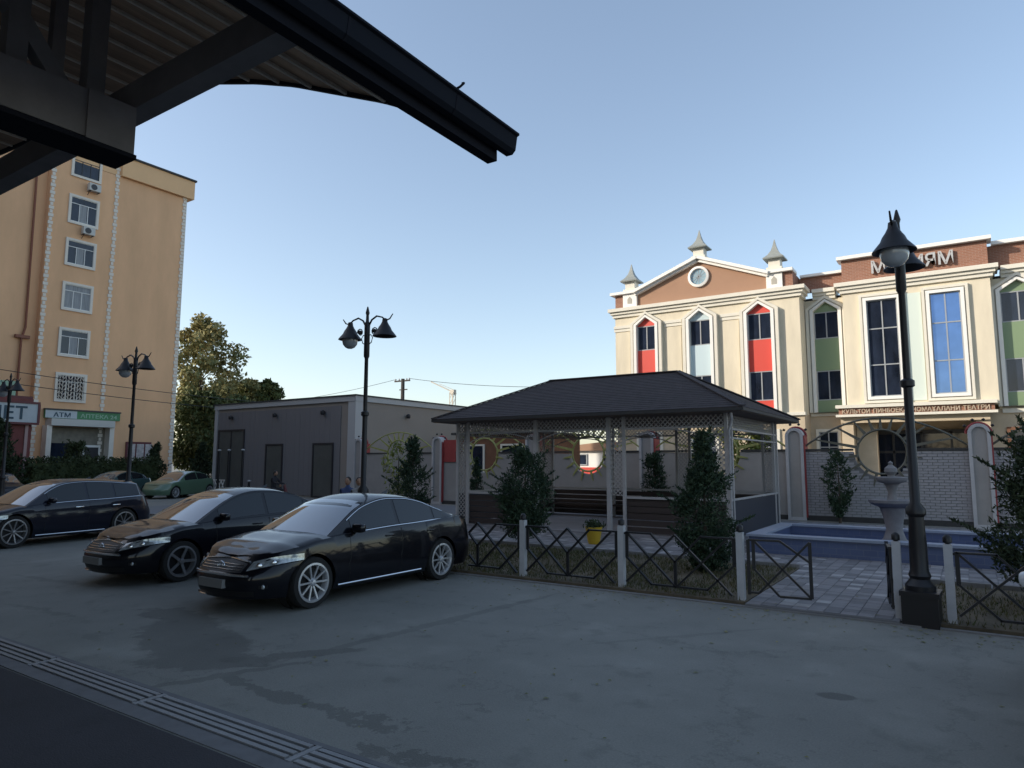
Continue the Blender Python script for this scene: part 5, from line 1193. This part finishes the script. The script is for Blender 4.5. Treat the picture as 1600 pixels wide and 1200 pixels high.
# ------------------------------------------------------------------ canopy overhead
CN = thing('timber_canopy', (-9.5, 0, 0), 'dark arched timber canopy roof with plank soffit and beams overhead', 'canopy')
cpx = [-3.50, -3.83, -4.16, -4.50, -5.06, -5.88, -6.58, -7.34, -8.19, -8.8, -9.4, -12.0, -16.2]
cpz = [4.98, 5.09, 5.33, 5.60, 5.89, 6.25, 6.56, 6.84, 7.11, 7.27, 7.36, 7.7, 8.0]
CY0, CY1 = -6.0, 5.10
def rz_at(x):
    for (a, za), (c2, zc2) in zip(zip(cpx, cpz), list(zip(cpx, cpz))[1:]):
        if x >= c2: return za+(zc2-za)*(a-x)/(a-c2)
    return cpz[-1]
xs = [-3.50-.05*i for i in range(int((16.0-3.3)/.05)+1)]
top = [(x, rz_at(x)+.14) for x in xs]; bot = [(x, rz_at(x)+.06) for x in xs]
b = MB(); n2 = len(xs)
b.add([(x, CY0, z) for x, z in top]+[(x, CY0, z) for x, z in bot]+[(x, CY1, z) for x, z in top]+[(x, CY1, z) for x, z in bot],
      [(i, i+1, 2*n2+i+1, 2*n2+i) for i in range(n2-1)]+[(n2+i, 3*n2+i, 3*n2+i+1, n2+i+1) for i in range(n2-1)]+[(i, n2+i, n2+i+1, i+1) for i in range(n2-1)]+[(2*n2+i, 2*n2+i+1, 3*n2+i+1, 3*n2+i) for i in range(n2-1)]+[(0, 2*n2, 3*n2, n2), (n2-1, 2*n2-1, 4*n2-1, 3*n2-1)])
part('roof_sheet', b, 'canopy_dark', CN)
part('verge_trim', MB().path([(x, CY1-.02, rz_at(x)+.05) for x in xs[::3]], .13, 6), 'canopy_dark', CN, smooth=60)
i = 0; x = -3.76
while x > -15.4:
    x1 = x-.60; z0, z1 = rz_at(x), rz_at(x1); dz = rnd.uniform(0, .012)
    ya = CY0+.1
    part('soffit_plank', MB().add([(x-.006, ya, z0-dz+.03), (x1+.006, ya, z1-dz+.03), (x1+.006, CY1-.06, z1-dz+.03), (x-.006, CY1-.06, z0-dz+.03), (x-.006, ya, z0+.055), (x1+.006, ya, z1+.055), (x1+.006, CY1-.06, z1+.055), (x-.006, CY1-.06, z0+.055)],
         [(0, 1, 2, 3), (4, 7, 6, 5), (0, 4, 5, 1), (2, 6, 7, 3), (0, 3, 7, 4), (1, 5, 6, 2)]), 'canopy_plank', CN)
    if i % 1 == 0: part('batten', MB().box(x-.022, x+.012, ya, CY1-.08, z0-.012, z0+.029), 'batten', CN)
    x = x1-.002; i += 1
# eave: fascia board, gutter
part('eave_beam', MB().box(-3.70, -3.59, CY0, 5.15, 4.87, 5.085), 'canopy_dark', CN)
gt = MB()
gp = [(-3.585, 5.13), (-3.585, 4.99), (-3.56, 4.955), (-3.49, 4.955), (-3.455, 4.99), (-3.435, 5.12), (-3.41, 5.13), (-3.41, 5.15), (-3.44, 5.155)]
gt.prism(gp, CY0, 5.27)
part('gutter', gt, 'gutter_paint', CN)
for yb_ in (4.32, 2.2): part('gutter_bracket', MB().path([(-3.60, yb_, 5.14), (-3.40, yb_, 5.165), (-3.37, yb_+.02, 5.20), (-3.41, yb_+.05, 5.225)], .022, 5), 'canopy_dark', CN)
for yb_ in (4.33, 3.1, 1.9): part('gutter_joint', MB().prism([(x_+(.004 if x_ > -3.5 else -.004), z_-.004) for x_, z_ in gp[1:6]]+[(-3.57, 5.1)], yb_, yb_+.02), 'canopy_dark', CN)
for yc in (2.92, -.6, -4.2):
    part('cross_beam', MB().box(-15.6, -3.72, yc-.09, yc+.09, 5.0, 5.26), 'canopy_beam', CN)
for xb in (-5.90, -13.3):
    part('main_beam', MB().box(xb-.14, xb+.15, CY0, 2.80, 4.60, 4.995), 'canopy_beam', CN)
    part('beam_end', MB().box(xb-.16, xb+.17, 2.46, 2.84, 4.585, 4.998), 'canopy_beam', CN)
    part('beam_flange', MB().box(xb-.17, xb+.175, CY0, 2.86, 4.545, 4.583), 'canopy_dark', CN)
    for yp in (2.55, 1.98, .9, -.6, -2.4): part('king_post', MB().box(xb-.07, xb+.07, yp-.07, yp+.07, 5.0, rz_at(xb)+.02), 'canopy_beam', CN)
    part('diagonal_brace', MB().bar((xb, 2.30, 5.0), (xb, 1.35, rz_at(xb)), .13, .13), 'canopy_beam', CN)
    part('diagonal_brace', MB().bar((xb, -.3, 5.0), (xb, .75, rz_at(xb)), .13, .13), 'canopy_beam', CN)
    for yp in (.9, -5.2): part('column', MB().box(xb-.2, xb+.2, yp-.2, yp+.2, 0, 4.46), 'canopy_beam', CN)
b = MB().bar((-5.76, 2.62, 5.02), (-6.2, 2.86, 5.02), .05)
for xx in (-7.6, -9.6, -11.6):
    part('rafter_post', MB().box(xx-.06, xx+.06, 2.86, 2.98, 5.26, rz_at(xx)+.02), 'canopy_beam', CN)

# hotel behind the camera (its shade covers the yard)
HT = thing('hotel_building', (-30, -15, 0), 'tall plain hotel block behind the canopy, outside the picture', 'building')
HX0, HX1, HY0, HY1, HH = -76, -4.5, -26, -6.2, 24.0
part('wall', MB().box(HX0, HX1, HY0, HY1, 0, HH), 'hotel_wall', HT)
part('roof_edge', MB().box(HX0-.3, HX1+.3, HY0-.3, HY1+.3, HH, HH+.35), 'roof_dark', HT)
wm_ = MB().box(-.8, .8, 0, .08, 0, 1.7).mesh('window'); wm_.materials.append(MATS['glass'])
for fl in range(7):
    for i in range(20):
        link('window', wm_, None, HT, (HX0+2.4+i*3.55+30, HY1+15, 1.2+fl*3.3))
